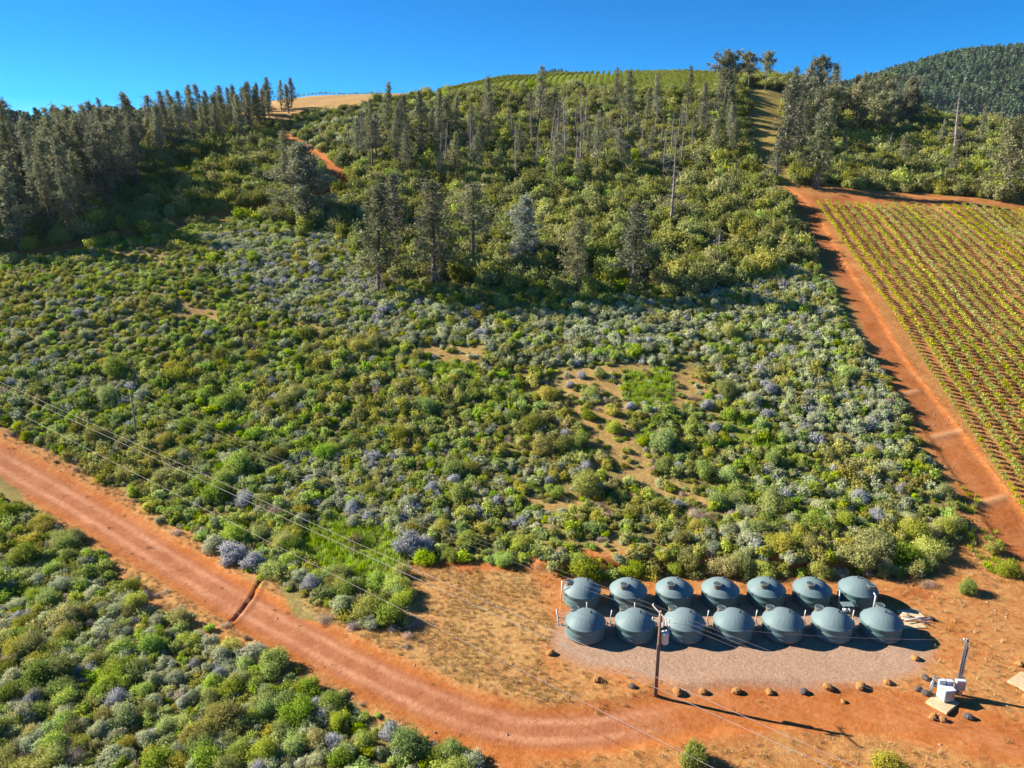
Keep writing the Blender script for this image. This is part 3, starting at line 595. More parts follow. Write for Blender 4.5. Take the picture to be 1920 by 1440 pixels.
dmin = np.min(np.hypot(SH[0][:, None] - pxy[None, :, 0], SH[1][:, None] - pxy[None, :, 1]) - prr[None] * .8, axis=1)
ok = dmin > .3; SH = [a[ok] for a in SH]
x, y, z, px, py, zc, kind, rad, hgt = SH
# nearest and largest ones in view become things of their own
inview = (px > -20) & (px < 1940) & (py > 0) & (py < 1475)
size = rad / zc * inview; order = np.argsort(-size)
isgrey = np.isin(kind, ['silver', 'blue'])
NPK_G = sum(p[6] in ('silver', 'blue') for p in pk)
LIMIT = {True: 165, False: 240}; cnt = {True: 0, False: 0}; single = np.zeros(len(x), bool)
for i in order:
    g = bool(isgrey[i])
    if size[i] > 0 and cnt[g] < LIMIT[g]: single[i] = True; cnt[g] += 1
WORD = {'olive': 'olive', 'green': 'dark green', 'bright': 'bright green', 'silver': 'silvery', 'blue': 'blue flowering', 'dry': 'brown dry'}
NAME = {'olive': 'green_shrub', 'green': 'green_shrub', 'bright': 'green_shrub', 'silver': 'silver_shrub', 'blue': 'flowering_shrub', 'dry': 'dry_bush'}
def place_shrub(x, y, z, r_, h, kd, label, group):
    pr = KINDS[kd][0]; p = pr[rng.integers(len(pr))]
    o = empty(NAME[kd], (x, y, z - .04), rng.uniform(0, 6.28)); o.scale = (r_, r_ * rng.uniform(.75, 1.3), h)
    part('foliage', p.fol, o); part('stems', p.stm, o)
    tag(o, label, 'shrub' if kd != 'dry' else 'dry brush', group); return o
for p in pk: place_shrub(p[0], p[1], p[2], p[5], p[5] * (1.1 if p[6] != 'dry' else .6), p[6], p[7], None)
def zone_of(px, py):
    if thick_poly(px, py):
        if py > 1340: return 'at the thicket bottom' if px < 420 else 'at the thicket\'s lower right'
        if px < 130: return 'left edge below the road' if py < 1150 else 'at the thicket\'s lower left'
        up_ = py - (893 + .78 * px)
        return 'at the thicket edge facing the road' if up_ < 60 else 'inside the lower left thicket'
    if py > 960 and px > 1000: return 'above the bank behind the tanks' if px < 1400 else 'above the bank at right'
    if px > 1400: return 'beside the vineyard track'
    if px < 330: return 'above the road near left edge'
    if px < 620: return 'above the road under the wires'
    return 'just above the green grass patch' if px < 800 else 'on the slope left of the tanks'
def thick_poly(a, b): return bool(inpoly(np.array([a]), np.array([b]), [(-400, 900), (0, 893), (300, 1150), (520, 1268), (640, 1305), (900, 1440), (960, 1700), (-400, 1700)])[0])
for i in np.where(single)[0]:
    zn = zone_of(px[i], py[i]); sz = 'small' if rad[i] < .9 else ('large' if rad[i] > 1.5 else 'midsize'); kd_ = str(kind[i])
    nm = '%s %s %s %s' % (sz, WORD[kd_], 'shrub' if kd_ != 'dry' else 'bush', zn)
    later(place_shrub(x[i], y[i], z[i], rad[i], hgt[i], kd_, None, None), nm, WORD[kd_] + ' shrubs ' + zn, px[i], zc[i])
# the rest of the chaparral as one mass
pool, base = [], {}
for k_, (nr, fr) in KINDS.items():
    if k_ == 'oak': continue
    base[k_] = len(pool); pool += [p.inst() for p in fr]
rest = np.where(~single)[0]
idx = np.array([base[str(kind[i])] + rng.integers(len(KINDS[str(kind[i])][1])) for i in rest])
scatter('chaparral', np.stack([x[rest], y[rest], z[rest] - .05], 1), rng.uniform(0, 6.28, len(rest)), np.stack([rad[rest], rad[rest] * rng.uniform(.72, 1.35, len(rest)), hgt[rest]], 1), idx, pool,
        'mixed green and silver chaparral covering the open slope', 'chaparral')
# small filler plants between the shrubs and on clearings
x, y = jgrid(-150, 75, 30, 185, .85); x, y, z, px, py, zc = cand(x, y)
kk = np.minimum(keep_shrub(x, y, px, py, zc) + .25 * sum(inpoly(px, py, c) for c in CLEAR + LIME), 1)
vg = inpoly(px, py, LOT) & (px < 790) & (seg_dist(x, y, MAIN)[0] > 3.2); kk = np.where(vg, .16, kk)
sel = inpoly(px, py, MID_TOP) & (px > -200) & (px < 2000) & (rng.uniform(size=x.shape) < kk * .8) & (vg | ~inpoly(px, py, LOT))
x, y, z, vg = x[sel], y[sel], z[sel], vg[sel]; n = len(x); kd = rng.choice(['olive', 'green', 'bright', 'dry', 'silver'], n, p=[.42, .22, .14, .10, .12]); kd = np.where(vg & (rng.uniform(size=n) < .75), 'dry', kd)
idx = np.array([base[k_] + rng.integers(len(KINDS[k_][1])) for k_ in kd]); r_ = rng.uniform(.3, .66, n)
scatter('low_scrub', np.stack([x, y, z - .03], 1), rng.uniform(0, 6.28, n), np.stack([r_, r_, r_ * rng.uniform(.6, 1.1, n)], 1), idx, pool, 'low scrub filling the gaps between the shrubs', 'scrub')
# oak and manzanita scrub of the upper hill
x, y = jgrid(-330, 330, 105, 425, 2.25); x, y, z, px, py, zc = cand(x, y)
k = keep_shrub(x, y, px, py, zc)
k *= np.where(inpoly(px, py, MID_TOP), 0, 1)
sel = (px > -300) & (px < 2200) & (rng.uniform(size=x.shape) < k * .93)
x, y, z, px, py, zc = [a[sel] for a in (x, y, z, px, py, zc)]; n = len(x)
young = inpoly(px, py, [(520, 215), (830, 185), (830, 260), (680, 330), (560, 260)])
r_ = np.clip(rng.normal(1.75, .5, n), .8, 3.2) * np.where(young, .72, 1); hh = r_ * rng.uniform(.85, 1.35, n)
pool_o = [p.inst() for p in KINDS['oak'][1]] + [p.inst() for p in KINDS['bright'][1]] + [p.inst() for p in KINDS['silver'][1]]
idx = np.where(rng.uniform(size=n) < .05, 5 + rng.integers(0, 2, n), rng.integers(0, 5, n)); idx = np.where(young & (rng.uniform(size=n) < .3), 7 + rng.integers(0, 3, n), idx)
scatter('hill_scrub', np.stack([x, y, z - .15], 1), rng.uniform(0, 6.28, n), np.stack([r_, r_ * rng.uniform(.85, 1.15, n), hh], 1), idx, pool_o, 'dense oak and manzanita scrub covering the upper hill', 'scrub')
# grass
straw = [blade_tuft('straw%d' % i, L_STRAW, 26, .26, .22, .012) for i in range(3)]; grs = [blade_tuft('grass%d' % i, L_GRASS, 34, .38, .25, .022) for i in range(3)]
x, y = jgrid(-75, 66, 30, 110, .36); x, y, z, px, py, zc = cand(x, y)
k = np.where(inpoly(px, py, DRYP), .8, np.where(inpoly(px, py, DRY2), .45, np.where(inpoly(px, py, DRY3), .3, np.where(inpoly(px, py, LOT), np.where((px < 780) & (seg_dist(x, y, MAIN)[0] > 2.6), .5, .15), 0))))
k *= np.clip(fbm(x / 3, y / 3, 77) * 2.2 - .35, 0, 1.3); k[inpoly(px, py, GRAVEL)] = 0; k[seg_dist(x, y, MAIN)[0] < 3.0] *= .06; k[seg_dist(x, y, TRACK)[0] < 2.8] = 0; k[inpoly(px, py, VINEY)] = 0; k[(np.abs(y - 63) < 6) & (x > 4) & (x < 38)] = 0
sel = (rng.uniform(size=x.shape) < k) & (px > -100) & (px < 2050) & (py < 1550); x, y, z = x[sel], y[sel], z[sel]; n = len(x); r_ = rng.uniform(.6, 1.25, n)
scatter('dry_grass', np.stack([x, y, z - .01], 1), rng.uniform(0, 6.28, n), np.stack([r_, r_, r_ * rng.uniform(.6, 1.1, n)], 1), rng.integers(0, 3, n), straw, 'straw coloured dry grass on the lot and verges', 'dry grass')
x, y = jgrid(-75, 66, 40, 135, .42); x, y, z, px, py, zc = cand(x, y)
k = np.where(inpoly(px, py, GREENP), .85, 0.) + sum(np.where(inpoly(px, py, c), .6, 0) for c in LIME) + np.where(inpoly(px, py, [(1780, 900), (1830, 930), (1900, 1060), (1850, 1080), (1800, 1000)]), .25, 0)
k *= np.clip(fbm(x / 2.5, y / 2.5, 88) * 2.4 - .5, 0, 1); sel = rng.uniform(size=x.shape) < k; x, y, z = x[sel], y[sel], z[sel]; n = len(x); r_ = rng.uniform(.8, 1.7, n)
scatter('green_grass', np.stack([x, y, z - .01], 1), rng.uniform(0, 6.28, n), np.stack([r_, r_, r_], 1), rng.integers(0, 3, n), grs, 'bright green grass patches beside the lot and in clearings', 'grass')

# ------------------------------------------------------------------ trees
def pine_proto(name, H=16., cs=.28, W=2.5, nb=75, prof=.75, matf=None, nd=14, skirt=0, clump=8, sway=.35, ln=.36, rnd=False):
    """pine: tapered trunk with limbs, needle clumps along the limbs, bare grey limbs below"""
    T, D, F = MB(), MB(), []
    k = 9; ph = rng.uniform(0, 6.28, 2)
    tp = [(sway * math.sin(i / k * 3 + ph[0]) - sway * math.sin(ph[0]), sway * math.cos(i / k * 2.4 + ph[1]) - sway * math.cos(ph[1]), H * i / k - .25 * (i == 0)) for i in range(k + 1)]
    T.tube(tp, [.017 * H * (1 - i / k) ** .8 + .02 for i in range(k + 1)], 7, False)
    def trunk(t):
        f = t * k; i = min(int(f), k - 1); a, b = np.array(tp[i]), np.array(tp[i + 1]); return a + (b - a) * (f - i)
    def limb(t, az, L, pitch, m, r0, seg=3):
        b = trunk(t); pts = [b]; d = np.array([math.cos(az) * math.cos(pitch), math.sin(az) * math.cos(pitch), math.sin(pitch)])
        for s_ in range(seg): d = d + np.array([0, 0, .13 if m is T else -.18]) + rng.normal(0, .12, 3); d /= np.linalg.norm(d); pts.append(pts[-1] + d * L / seg)
        m.tube(pts, [r0 * (1 - i / (seg + .3)) for i in range(seg + 1)], 3, False); return pts
    for i in range(nb):
        q = ((i + rng.uniform() * 2.5 - .7) / nb); q = min(max(q, 0), 1); t = cs + (.985 - cs) * q
        if rnd: pf = math.sin(min(1, q * 1.05 + .12) * math.pi) ** .6 + .15
        else: pf = (1 - q) ** prof + .10
        L = W * pf * rng.choice([.45, .8, 1.0, 1.35]) * rng.uniform(.8, 1.15); az = i * 2.4 + rng.uniform(-.5, .5)
        pts = limb(t, az, L, R(-22 + 62 * q + rng.uniform(-14, 14)), T, .012 * H * .25 * (1 - q * .7) + .012)
        nc = 1 + int(L * 1.7 + rng.uniform())
        for c in range(nc):
            f = rng.uniform(.3, 1.05) * (len(pts) - 1); j = min(int(f), len(pts) - 2); p = pts[j] + (pts[j + 1] - pts[j]) * (f - j) + rng.normal(0, .16, 3)
            d = pts[-1] - pts[0]; d = d / (np.linalg.norm(d) + 1e-6)
            F.append((np.repeat(p[None], clump, 0) + rng.normal(0, .30, (clump, 3)), np.repeat((d * .3 + np.array([0, 0, .6]))[None], clump, 0)))
    top = trunk(.99)
    F.append((np.repeat(top[None], 14, 0) + rng.normal(0, 1, (14, 3)) * np.array([.14, .14, .55]), np.repeat([[0, 0, 1.]], 14, 0)))
    for i in range(nd): limb(rng.uniform(.06, cs + .08), rng.uniform(0, 6.28), W * rng.uniform(.3, .75), R(rng.uniform(-30, 10)), D, .03)
    for i in range(skirt):
        pts = limb(rng.uniform(.03, .24), rng.uniform(0, 6.28), W * rng.uniform(.5, 1.0), R(rng.uniform(-45, -5)), D, .035)
        for c in range(5):
            p = pts[rng.integers(1, len(pts))]; e = p + rng.normal(0, .35, 3) + np.array([0, 0, -.45]); D.tube([p, e], [.022, .006], 3, False)
    P_ = np.concatenate([f[0] for f in F]); Q_ = np.concatenate([f[1] for f in F])
    var = np.clip(rng.normal(.5, .2, len(P_)), 0, 1)
    return dict(trunk=T.mesh(name + '_trunk', M_BARK), crown=leaf_mesh(name + '_crown', leaves(P_, Q_, ln, ln * .26, 1.1), matf or L_PINE, var), dead=D.mesh(name + '_limbs', M_GREYWOOD) if D.n else None, H=H)
def snag_proto(name, H=14., nb=34, W=2.0, fork=False):
    T, D = MB(), MB(); k = 8; ph = rng.uniform(0, 6.28)
    tp = [np.array((.3 * math.sin(i / k * 3 + ph), .3 * math.cos(i / k * 2 + ph), H * i / k - .25 * (i == 0))) for i in range(k + 1)]
    tp = [p - np.array([tp[0][0], tp[0][1], 0]) for p in tp]
    T.tube(tp, [.015 * H * (1 - i / k) ** .8 + .025 for i in range(k + 1)], 7, False)
    for i in range(nb):
        t = rng.uniform(.15, .97); f = t * k; j = min(int(f), k - 1); b = tp[j] + (tp[j + 1] - tp[j]) * (f - j); az = rng.uniform(0, 6.28); L = W * (1.15 - t) * rng.uniform(.5, 1.3)
        d = np.array([math.cos(az), math.sin(az), rng.uniform(-.3, .45)]); e = b + d * L; D.tube([b, b + d * L * .5 + rng.normal(0, .08, 3), e], [.05, .03, .01], 3, False)
        for s_ in range(7):
            p = b + d * L * rng.uniform(.25, .98); D.tube([p, p + rng.normal(0, .3, 3) * L * .8], [.03, .01], 3, False)
    return dict(trunk=T.mesh(name + '_trunk', M_GREYWOOD), crown=None, dead=D.mesh(name + '_limbs', M_GREYWOOD), H=H)
PINES = [pine_proto('pine0', 16, .25, 2.3, 78), pine_proto('pine1', 18, .38, 2.4, 70, nd=22), pine_proto('pine2', 15, .15, 2.6, 82, prof=.6), pine_proto('pine3', 17, .45, 2.7, 62, prof=.5, nd=20), pine_proto('pine4', 14, .2, 2.0, 66, prof=.9, skirt=8), pine_proto('pine5', 18, .3, 2.1, 60, prof=.55, nd=24, sway=.6)]
SKIRT = [pine_proto('skirt_pine%d' % i, 18, .26, 2.7 + .3 * i, 88, prof=.55, nd=10, skirt=34, clump=9) for i in range(3)]
ROUND = [pine_proto('round_pine%d' % i, 15, .5, 3.3, 78, rnd=True, clump=11, nd=8) for i in range(2)]
BROAD = pine_proto('broad_pine', 14, .08, 4.2, 150, prof=.55, nd=4, clump=12)
PALE = pine_proto('pale_pine', 15, .12, 3.0, 105, prof=.6, matf=L_PALE, nd=6, clump=9)
SNAGS = [snag_proto('snag%d' % i, 15 + i, 46 + 8 * i, 1.7 + .4 * i) for i in range(3)]
def place_tree(pr, x, y, h, label, group=None, wid=1., name='pine_tree', lean=(0, 0)):
    o = empty(name, (x, y, zat(x, y) - .1), rng.uniform(0, 6.28)); s_ = h / pr['H']; o.scale = (s_ * wid, s_ * wid, s_); o.rotation_mode = 'ZYX'; o.rotation_euler[0], o.rotation_euler[1] = lean
    part('trunk', pr['trunk'], o)
    if pr['crown']: part('crown', pr['crown'], o)
    if pr['dead']: tag(part('bare_limbs', pr['dead'], o), kind='stuff')
    return tag(o, label, 'pine tree' if name == 'pine_tree' else 'dead tree', group)
def height_for(x, y, ty):
    a = math.atan((ty - 720) / FPX) + PITCH; return max(CAM_Z - y * math.tan(a) - zat(x, y), 3.)
TREES = [  # photo x, base y, top y, prototype, width, label
    (712, 550, 345, SKIRT[0], 1.15, 'tall thin pine with pale dead limbs at its foot, leftmost of the slope row'), (748, 497, 322, PINES[1], 1.1, 'slender grey pine just behind the leftmost pine of the row'),
    (812, 534, 342, SKIRT[1], 1.15, 'tall pine with a wide skirt of dead limbs, second in the row'), (884, 508, 345, PINES[3], 1.25, 'dark pine with bare lower trunk, third in the row, before a shaded patch'),
    (985, 492, 368, PALE, 1.15, 'pale blue-grey pine standing mid slope among green scrub'), (1078, 547, 412, SKIRT[2], 1.1, 'pine with pale grey skirt of dead limbs, right of the shaded patch'),
    (1185, 537, 385, SKIRT[1], 1.2, 'rightmost pine of the row on the slope, casting a long shadow to the right'), (1258, 418, 248, SNAGS[2], 1.1, 'tall bare grey dead trunk in the middle of the scrub slope'),
    (577, 408, 272, BROAD, 1.1, 'broad dark pine beside the bend of the orange hill road'), (534, 345, 245, PINES[2], 1.0, 'narrow dark pine left of the upper orange hill road'),
    (1356, 212, 96, ROUND[0], 1.1, 'round headed pine on the crest at the left of the green strip, leftmost of three'), (1402, 172, 97, ROUND[1], 1.15, 'dark round headed pine on the crest, middle of three'), (1434, 170, 96, ROUND[0], .8, 'slim round headed pine on the crest, rightmost of three'),
    (1455, 345, 238, PINES[0], 1.2, 'pine at the left foot of the green strip above the vineyard corner'), (1532, 352, 205, SKIRT[0], 1.2, 'tall pine at the right foot of the green strip above the vineyard'), (1474, 300, 150, PINES[2], 1.1, 'tall pine half way along the right side of the green strip'),
    (1484, 240, 125, PINES[0], 1.15, 'dark pine near the top of the right side of the green strip'), (1536, 205, 104, ROUND[1], .9, 'tallest round topped pine of the crest grove right of the green strip'),
    (1888, 372, 218, SKIRT[2], 1.35, 'large grey pine at the right edge above the vineyard'), (1700, 235, 148, BROAD, 1.1, 'broad dark pine at the right end of the crest grove'), (1662, 238, 152, BROAD, .95, 'broad pine second from the right end of the crest grove'),
    (1788, 300, 172, SNAGS[1], 1.5, 'bare grey dead tree on the scrub ridge before the far mountain'), (1665, 288, 248, SNAGS[0], 2.0, 'small pale dead tree in the scrub above the vineyard'), (1848, 235, 205, SNAGS[0], 1.5, 'bare dead treetop on the ridge near the right edge'), (1905, 330, 215, SNAGS[1], 1.5, 'bare grey dead tree beside the large pine at the right edge'),
    (1060, 305, 155, SNAGS[2], 1.0, 'tallest bare trunk in the dead stand below the hilltop vineyard'), (1087, 318, 200, SNAGS[0], .9, 'bare trunk right of the tallest one in the dead stand'), (1118, 330, 208, PINES[5], 1.0, 'half bare pine right of the dead stand'), (1045, 300, 190, SNAGS[1], 1.0, 'bare trunk left of the tallest one in the dead stand'),
    (968, 335, 225, SNAGS[0], 1.0, 'bare grey trunk left of the dead stand on the hill'), (1178, 262, 130, PINES[1], .95, 'tall thin pine whose top stands above the hilltop vineyard'), (1005, 262, 124, PINES[5], 1.0, 'tall pine whose tip stands before the far blue peak'), (915, 232, 142, PINES[4], 1.1, 'pine on the left end of the hilltop vineyard skyline'),
    (1150, 205, 126, PINES[5], .9, 'thin pine top on the skyline left of a taller thin pine'), (1232, 232, 138, PINES[4], .9, 'small pine at the middle of the hilltop vineyard edge'), (1286, 222, 124, PINES[5], .9, 'pair of slim pine tops on the skyline before the vineyard'),
    (1285, 470, 440, SNAGS[0], 2.4, 'small bleached dead tree in the scrub at the right of the row'), (1345, 478, 425, SNAGS[1], 2.4, 'grey fallen looking dead brush tree at the scrub edge')]
tre = []
for bx, by, ty, pr, wd, lb in TREES:
    x_, y_ = ground_at(bx, by); tre.append((x_, y_))
    place_tree(pr, x_, y_, height_for(x_, y_, ty), lb, None, wd * (1.2 if 330 < by and bx < 1300 and pr not in SNAGS else 1.), 'dead_tree' if pr in SNAGS else 'pine_tree')
def stand(poly, gap, n, hs_, protos, label, group, dead=0., extra=None, lean=0.):
    pl = np.array(poly, float); got = 0; tries = 0
    c = np.array([rng.uniform(pl[:, 0].min(), pl[:, 0].max(), 4000), rng.uniform(pl[:, 1].min(), pl[:, 1].max(), 4000)]).T
    c = c[inpoly(c[:, 0], c[:, 1], poly)]
    for bx, by in c:
        if got >= n: break
        x_, y_ = ground_at(bx, by)
        if y_ > 440 or min([math.hypot(x_ - a, y_ - b) for a, b in tre[-400:]] or [99]) < gap: continue
        q = np.array([x_]), np.array([y_])
        if min(seg_dist(*q, UPROAD)[0][0], seg_dist(*q, TRACK)[0][0], seg_dist(*q, HEAD)[0][0]) < 3.5: continue
        tre.append((x_, y_)); got += 1; h = rng.uniform(*hs_)
        if rng.uniform() < dead: later(place_tree(SNAGS[rng.integers(3)], x_, y_, h * .95, '', None, 1., 'dead_tree', (rng.normal(0, .03), -lean + rng.normal(0, .03))), 'bare grey dead trunk ' + label, 'dead trunks ' + group, bx, y_)
        else: later(place_tree(protos[rng.integers(len(protos))], x_, y_, h, '', None, rng.uniform(.95, 1.5), 'pine_tree', (rng.normal(0, .03), -lean + rng.normal(0, .03))), 'grey-green pine ' + label, 'pines ' + group, bx, y_)
    return got
LEFT1 = [(-120, 480), (-120, 330), (60, 300), (200, 290), (300, 300), (275, 345), (228, 400), (205, 452), (120, 462), (0, 472)]
LEFT2 = [(-120, 330), (-120, 285), (100, 268), (260, 240), (400, 222), (480, 232), (490, 262), (400, 272), (330, 290), (275, 310), (60, 305)]
print('STAND', stand(LEFT1, 3.5, 84, (14, 20), PINES[:2] + PINES[3:], 'of the dense left slope stand', 'in the dense stand on the left slope', .06, lean=.09),
      stand(LEFT2, 3.6, 96, (9, 14), PINES, 'along the left ridge', 'along the left ridge', .14, lean=.08),
      stand([(425, 215), (545, 192), (548, 212), (470, 245), (430, 240)], 3.4, 14, (9, 12.5), PINES[:1] + PINES[2:3] + PINES[4:5], 'in the clump left of the crest meadow', 'left of the crest meadow', 0),
      stand([(640, 330), (660, 250), (860, 240), (900, 300), (860, 345), (700, 345)], 5.5, 26, (11, 15), PINES, 'right of the orange hill road', 'on the scrub hill right of the hill road', .25),
      stand([(880, 345), (900, 238), (1330, 222), (1340, 300), (1260, 340), (1000, 352)], 5.2, 48, (9.5, 14.5), [PINES[1], PINES[3], PINES[5], PINES[0]], 'below the hilltop vineyard', 'below the hilltop vineyard', .6),
      stand([(1305, 270), (1325, 225), (1375, 215), (1385, 250), (1380, 300), (1320, 300)], 3.8, 9, (10, 13), [PINES[1], PINES[2], PINES[5]], 'in the grey grove left of the green strip', 'left of the green strip', .22),
      stand([(1470, 230), (1500, 185), (1560, 178), (1640, 190), (1735, 225), (1640, 262), (1540, 262), (1480, 290)], 4.6, 34, (11, 16), [PINES[0], PINES[2], PINES[4], ROUND[0]], 'in the crest grove right of the green strip', 'right of the green strip', .06),
      stand([(1530, 320), (1600, 250), (1900, 235), (1900, 340)], 11, 12, (6, 10), [PINES[2], PINES[4]], 'in the scrub above the vineyard', 'in the scrub above the vineyard', .35))
# far ridge behind the left forest and the distant forested mountains
def far_conifer(name, h=1.):
    v = []; 
    for i in range(9):
        t = i / 9; m = 10; a = rng.uniform(0, 6.28, m); r_ = .24 * (1 - t) ** .8 * rng.uniform(.5, 1.1, m) + .01
        v.append(leaves(np.stack([r_ * np.cos(a), r_ * np.sin(a), np.full(m, .1 + .88 * t) + rng.normal(0, .03, m)], 1), np.repeat([[0, 0, .6]], m, 0), .115, .07, .9))
    return leaf_mesh(name, np.concatenate(v), L_FAR)
FC = [far_conifer('far_conifer%d' % i) for i in range(4)]
M_FARG = simple('forest_floor', (.05, .07, .03), .95, scale=.02)
def far_hill(name, skyline, ydist, depth, tree_h, spacing, label, foot):
    """skyline given on the photograph; the hill is a rounded ridge at its own distance"""
    xs, zs = [], []
    for px_, py_ in skyline:
        a = math.atan((py_ - 720) / FPX) + PITCH; z_ = CAM_Z - ydist * math.tan(a); zc_ = ydist * math.cos(PITCH) - (z_ - CAM_Z) * math.sin(PITCH)
        xs.append((px_ - 960) / FPX * zc_); zs.append(z_ - tree_h * .75)
    xs, zs = np.array(xs), np.array(zs); gx_ = np.linspace(xs[0], xs[-1], 110); t = np.linspace(-1, 1.2, 56)
    X, T_ = np.meshgrid(gx_, t); top = np.interp(X, xs, zs)
    prof = np.where(T_ < 0, 1 - np.abs(T_) ** 1.5, 1 - .6 * T_ ** 2); Y = ydist + T_ * depth
    rel = (fbm(X / 190 + 3, Y / 190, 41) - .5) * 90 + (fbm(X / 70 + 3, Y / 70, 43) - .5) * 34
    Z = foot + (top - foot) * prof + rel * np.clip(np.abs(T_) * 2.2, 0, 1) * np.clip((1.1 - np.abs(T_)) * 3, 0, 1)
    v = np.stack([X.ravel(), Y.ravel(), Z.ravel()], 1); qi_ = (np.arange(55)[:, None] * 110 + np.arange(109)[None]).ravel()
    o = link(bpy.data.objects.new(name, mesh_np(name, v, np.stack([qi_, qi_ + 1, qi_ + 111, qi_ + 110], 1), mats=[M_FARG], smooth=True))); tag(o, kind='structure')
    n = int((xs[-1] - xs[0]) * depth * 1.25 / spacing ** 2); fx, ft = rng.uniform(0, 109, n), rng.uniform(0, 31, n)
    i0, j0 = np.minimum(fx.astype(int), 108), np.minimum(ft.astype(int), 54); a, b = fx - i0, ft - j0
    g = lambda A: A[j0, i0] * (1 - a) * (1 - b) + A[j0, i0 + 1] * a * (1 - b) + A[j0 + 1, i0] * (1 - a) * b + A[j0 + 1, i0 + 1] * a * b
    s_ = tree_h * rng.uniform(.6, 1.25, n)
    scatter('forest_on_' + name, np.stack([g(X), g(Y), g(Z) - 1], 1), rng.uniform(0, 6.28, n), np.stack([s_ * 1.15, s_ * 1.15, s_], 1), rng.integers(0, 4, n), FC, label, 'forest')
far_hill('mountain', [(1380, 205), (1560, 158), (1640, 140), (1700, 122), (1760, 106), (1810, 93), (1860, 86), (1920, 85), (2000, 90), (2150, 110), (2350, 160)], 1900, 520, 17, 10.5, 'dark forest covering the far mountain at the right', 60)
far_hill('distant_peak', [(960, 155), (1000, 141), (1022, 132), (1042, 129), (1062, 132), (1082, 141), (1130, 158)], 2900, 500, 15, 13, 'forest on the small far peak behind the hilltop vineyard', 120)
far_hill('left_ridge', [(-420, 262), (-200, 240), (-60, 222), (20, 214), (80, 210), (140, 214), (240, 205), (330, 215), (460, 240)], 560, 130, 13, 6.0, 'forest on the ridge behind the left stand of pines', 10)

# ------------------------------------------------------------------ vineyard: rows of vines on stakes
M_STAKE = simple('stake_wood', (.33, .25, .18), .85)
def vine_mesh(name, n, leaf):
    p = rand_unit(n) * rng.uniform(.3, 1, (n, 1)) * np.array([.42, .58, .36]) + np.array([0, 0, .95]); p[:, 2] = np.maximum(p[:, 2], .3)
    k = n // 5; p[:k] = np.stack([rng.normal(0, .1, k), rng.normal(0, .12, k), rng.uniform(.25, .8, k)], 1)
    return leaf_mesh(name, leaves(p, np.repeat([[0, 0, .8]], n, 0), leaf, leaf * .7, .9), L_VINE)
VN = [vine_mesh('vine%d' % i, 130, .105) for i in range(4)]
L_VINE2 = leafmat('far_vine_leaves', (.15, .17, .03), (.27, .28, .05), (.40, .40, .09), trans=.35)
VNF = []
for m_ in VN: m_ = m_.copy(); m_.materials.clear(); m_.materials.append(L_VINE2); VNF.append(m_)
vt = MB().tube([(0, 0, -.1), (.03, .02, .45), (0, .05, .85)], [.035, .03, .02], 5, False).mesh('vine_stock', M_BARK)
A0, A1 = np.array(ground_at(1537, 388)), np.array(ground_at(1938, 992)); rdir = (A0 - A1) / np.linalg.norm(A0 - A1); rn = np.array([rdir[1], -rdir[0]]); RL = np.linalg.norm(A0 - A1); E0, E1 = np.array(ground_at(1534, 381)), np.array(ground_at(1925, 399))
for k_ in range(26):
    st = A1 + rn * 2.27 * k_ - rdir * 8; end = A0 + rn * 2.27 * k_; t_ = (E0[1] + (end[0] - E0[0]) / (E1[0] - E0[0]) * (E1[1] - E0[1]) - end[1]) / rdir[1]; end = end + rdir * t_; L_ = np.linalg.norm(end - st); ss = np.arange(0, L_, 1.05) + rng.uniform(-.1, .1)
    P2 = st[None] + rdir[None] * ss[:, None] + rn[None] * rng.normal(0, .06, (len(ss), 1)); z = terrain_h(P2[:, 0], P2[:, 1]); px, py, zc = cam_project(P2[:, 0], P2[:, 1], z)
    vis = (px < 2010) & (py < 1150); P2, z, zc = P2[vis], z[vis], zc[vis]
    if not len(P2): continue
    row = empty('vine_row', (P2[0, 0], P2[0, 1], z[0])); tag(row, 'yellow-green vine row, %s from the red dirt track' % ORD[k_], 'vine row', 'vine rows beside the track')
    O = np.array(row.location); ang = math.atan2(-rdir[0], rdir[1]); FV, FS = [], MB()
    weak = .78 if k_ == 0 else 1.
    for i in range(len(P2)):
        q = np.array([P2[i, 0], P2[i, 1], z[i]]) - O; s_ = rng.uniform(.9, 1.3) * weak * (.8 if rng.uniform() < .08 else 1)
        if zc[i] < 125:
            v = part('vine', VN[rng.integers(4)], row); v.location = q; v.rotation_euler = (0, 0, ang + rng.uniform(-.2, .2)); v.scale = (s_ * 1.0, s_ * 1.02, s_ * .95)
        else:
            n = 54; p = rand_unit(n) * rng.uniform(.3, 1, (n, 1)) * np.array([.42, .60, .34]) * s_ + np.array([0, 0, .85]) * s_ + q; FV.append(leaves(p, np.repeat([[0, 0, .8]], n, 0), .14, .10, .9))
        if i % 5 == 0: FS.tube([q + np.array([0, 0, -.1]), q + np.array([.0, 0, 1.5])], .035, 4)
        FS.tube([q + np.array([0, 0, -.1]), q + np.array([.02, .02, .75])], .028, 4, False)
    if FV: tag(part('far_vines', leaf_mesh('far_vines', np.concatenate(FV), L_VINE), row), kind='stuff')
    tag(FS.build('stocks_and_stakes', M_STAKE, row), kind='stuff')
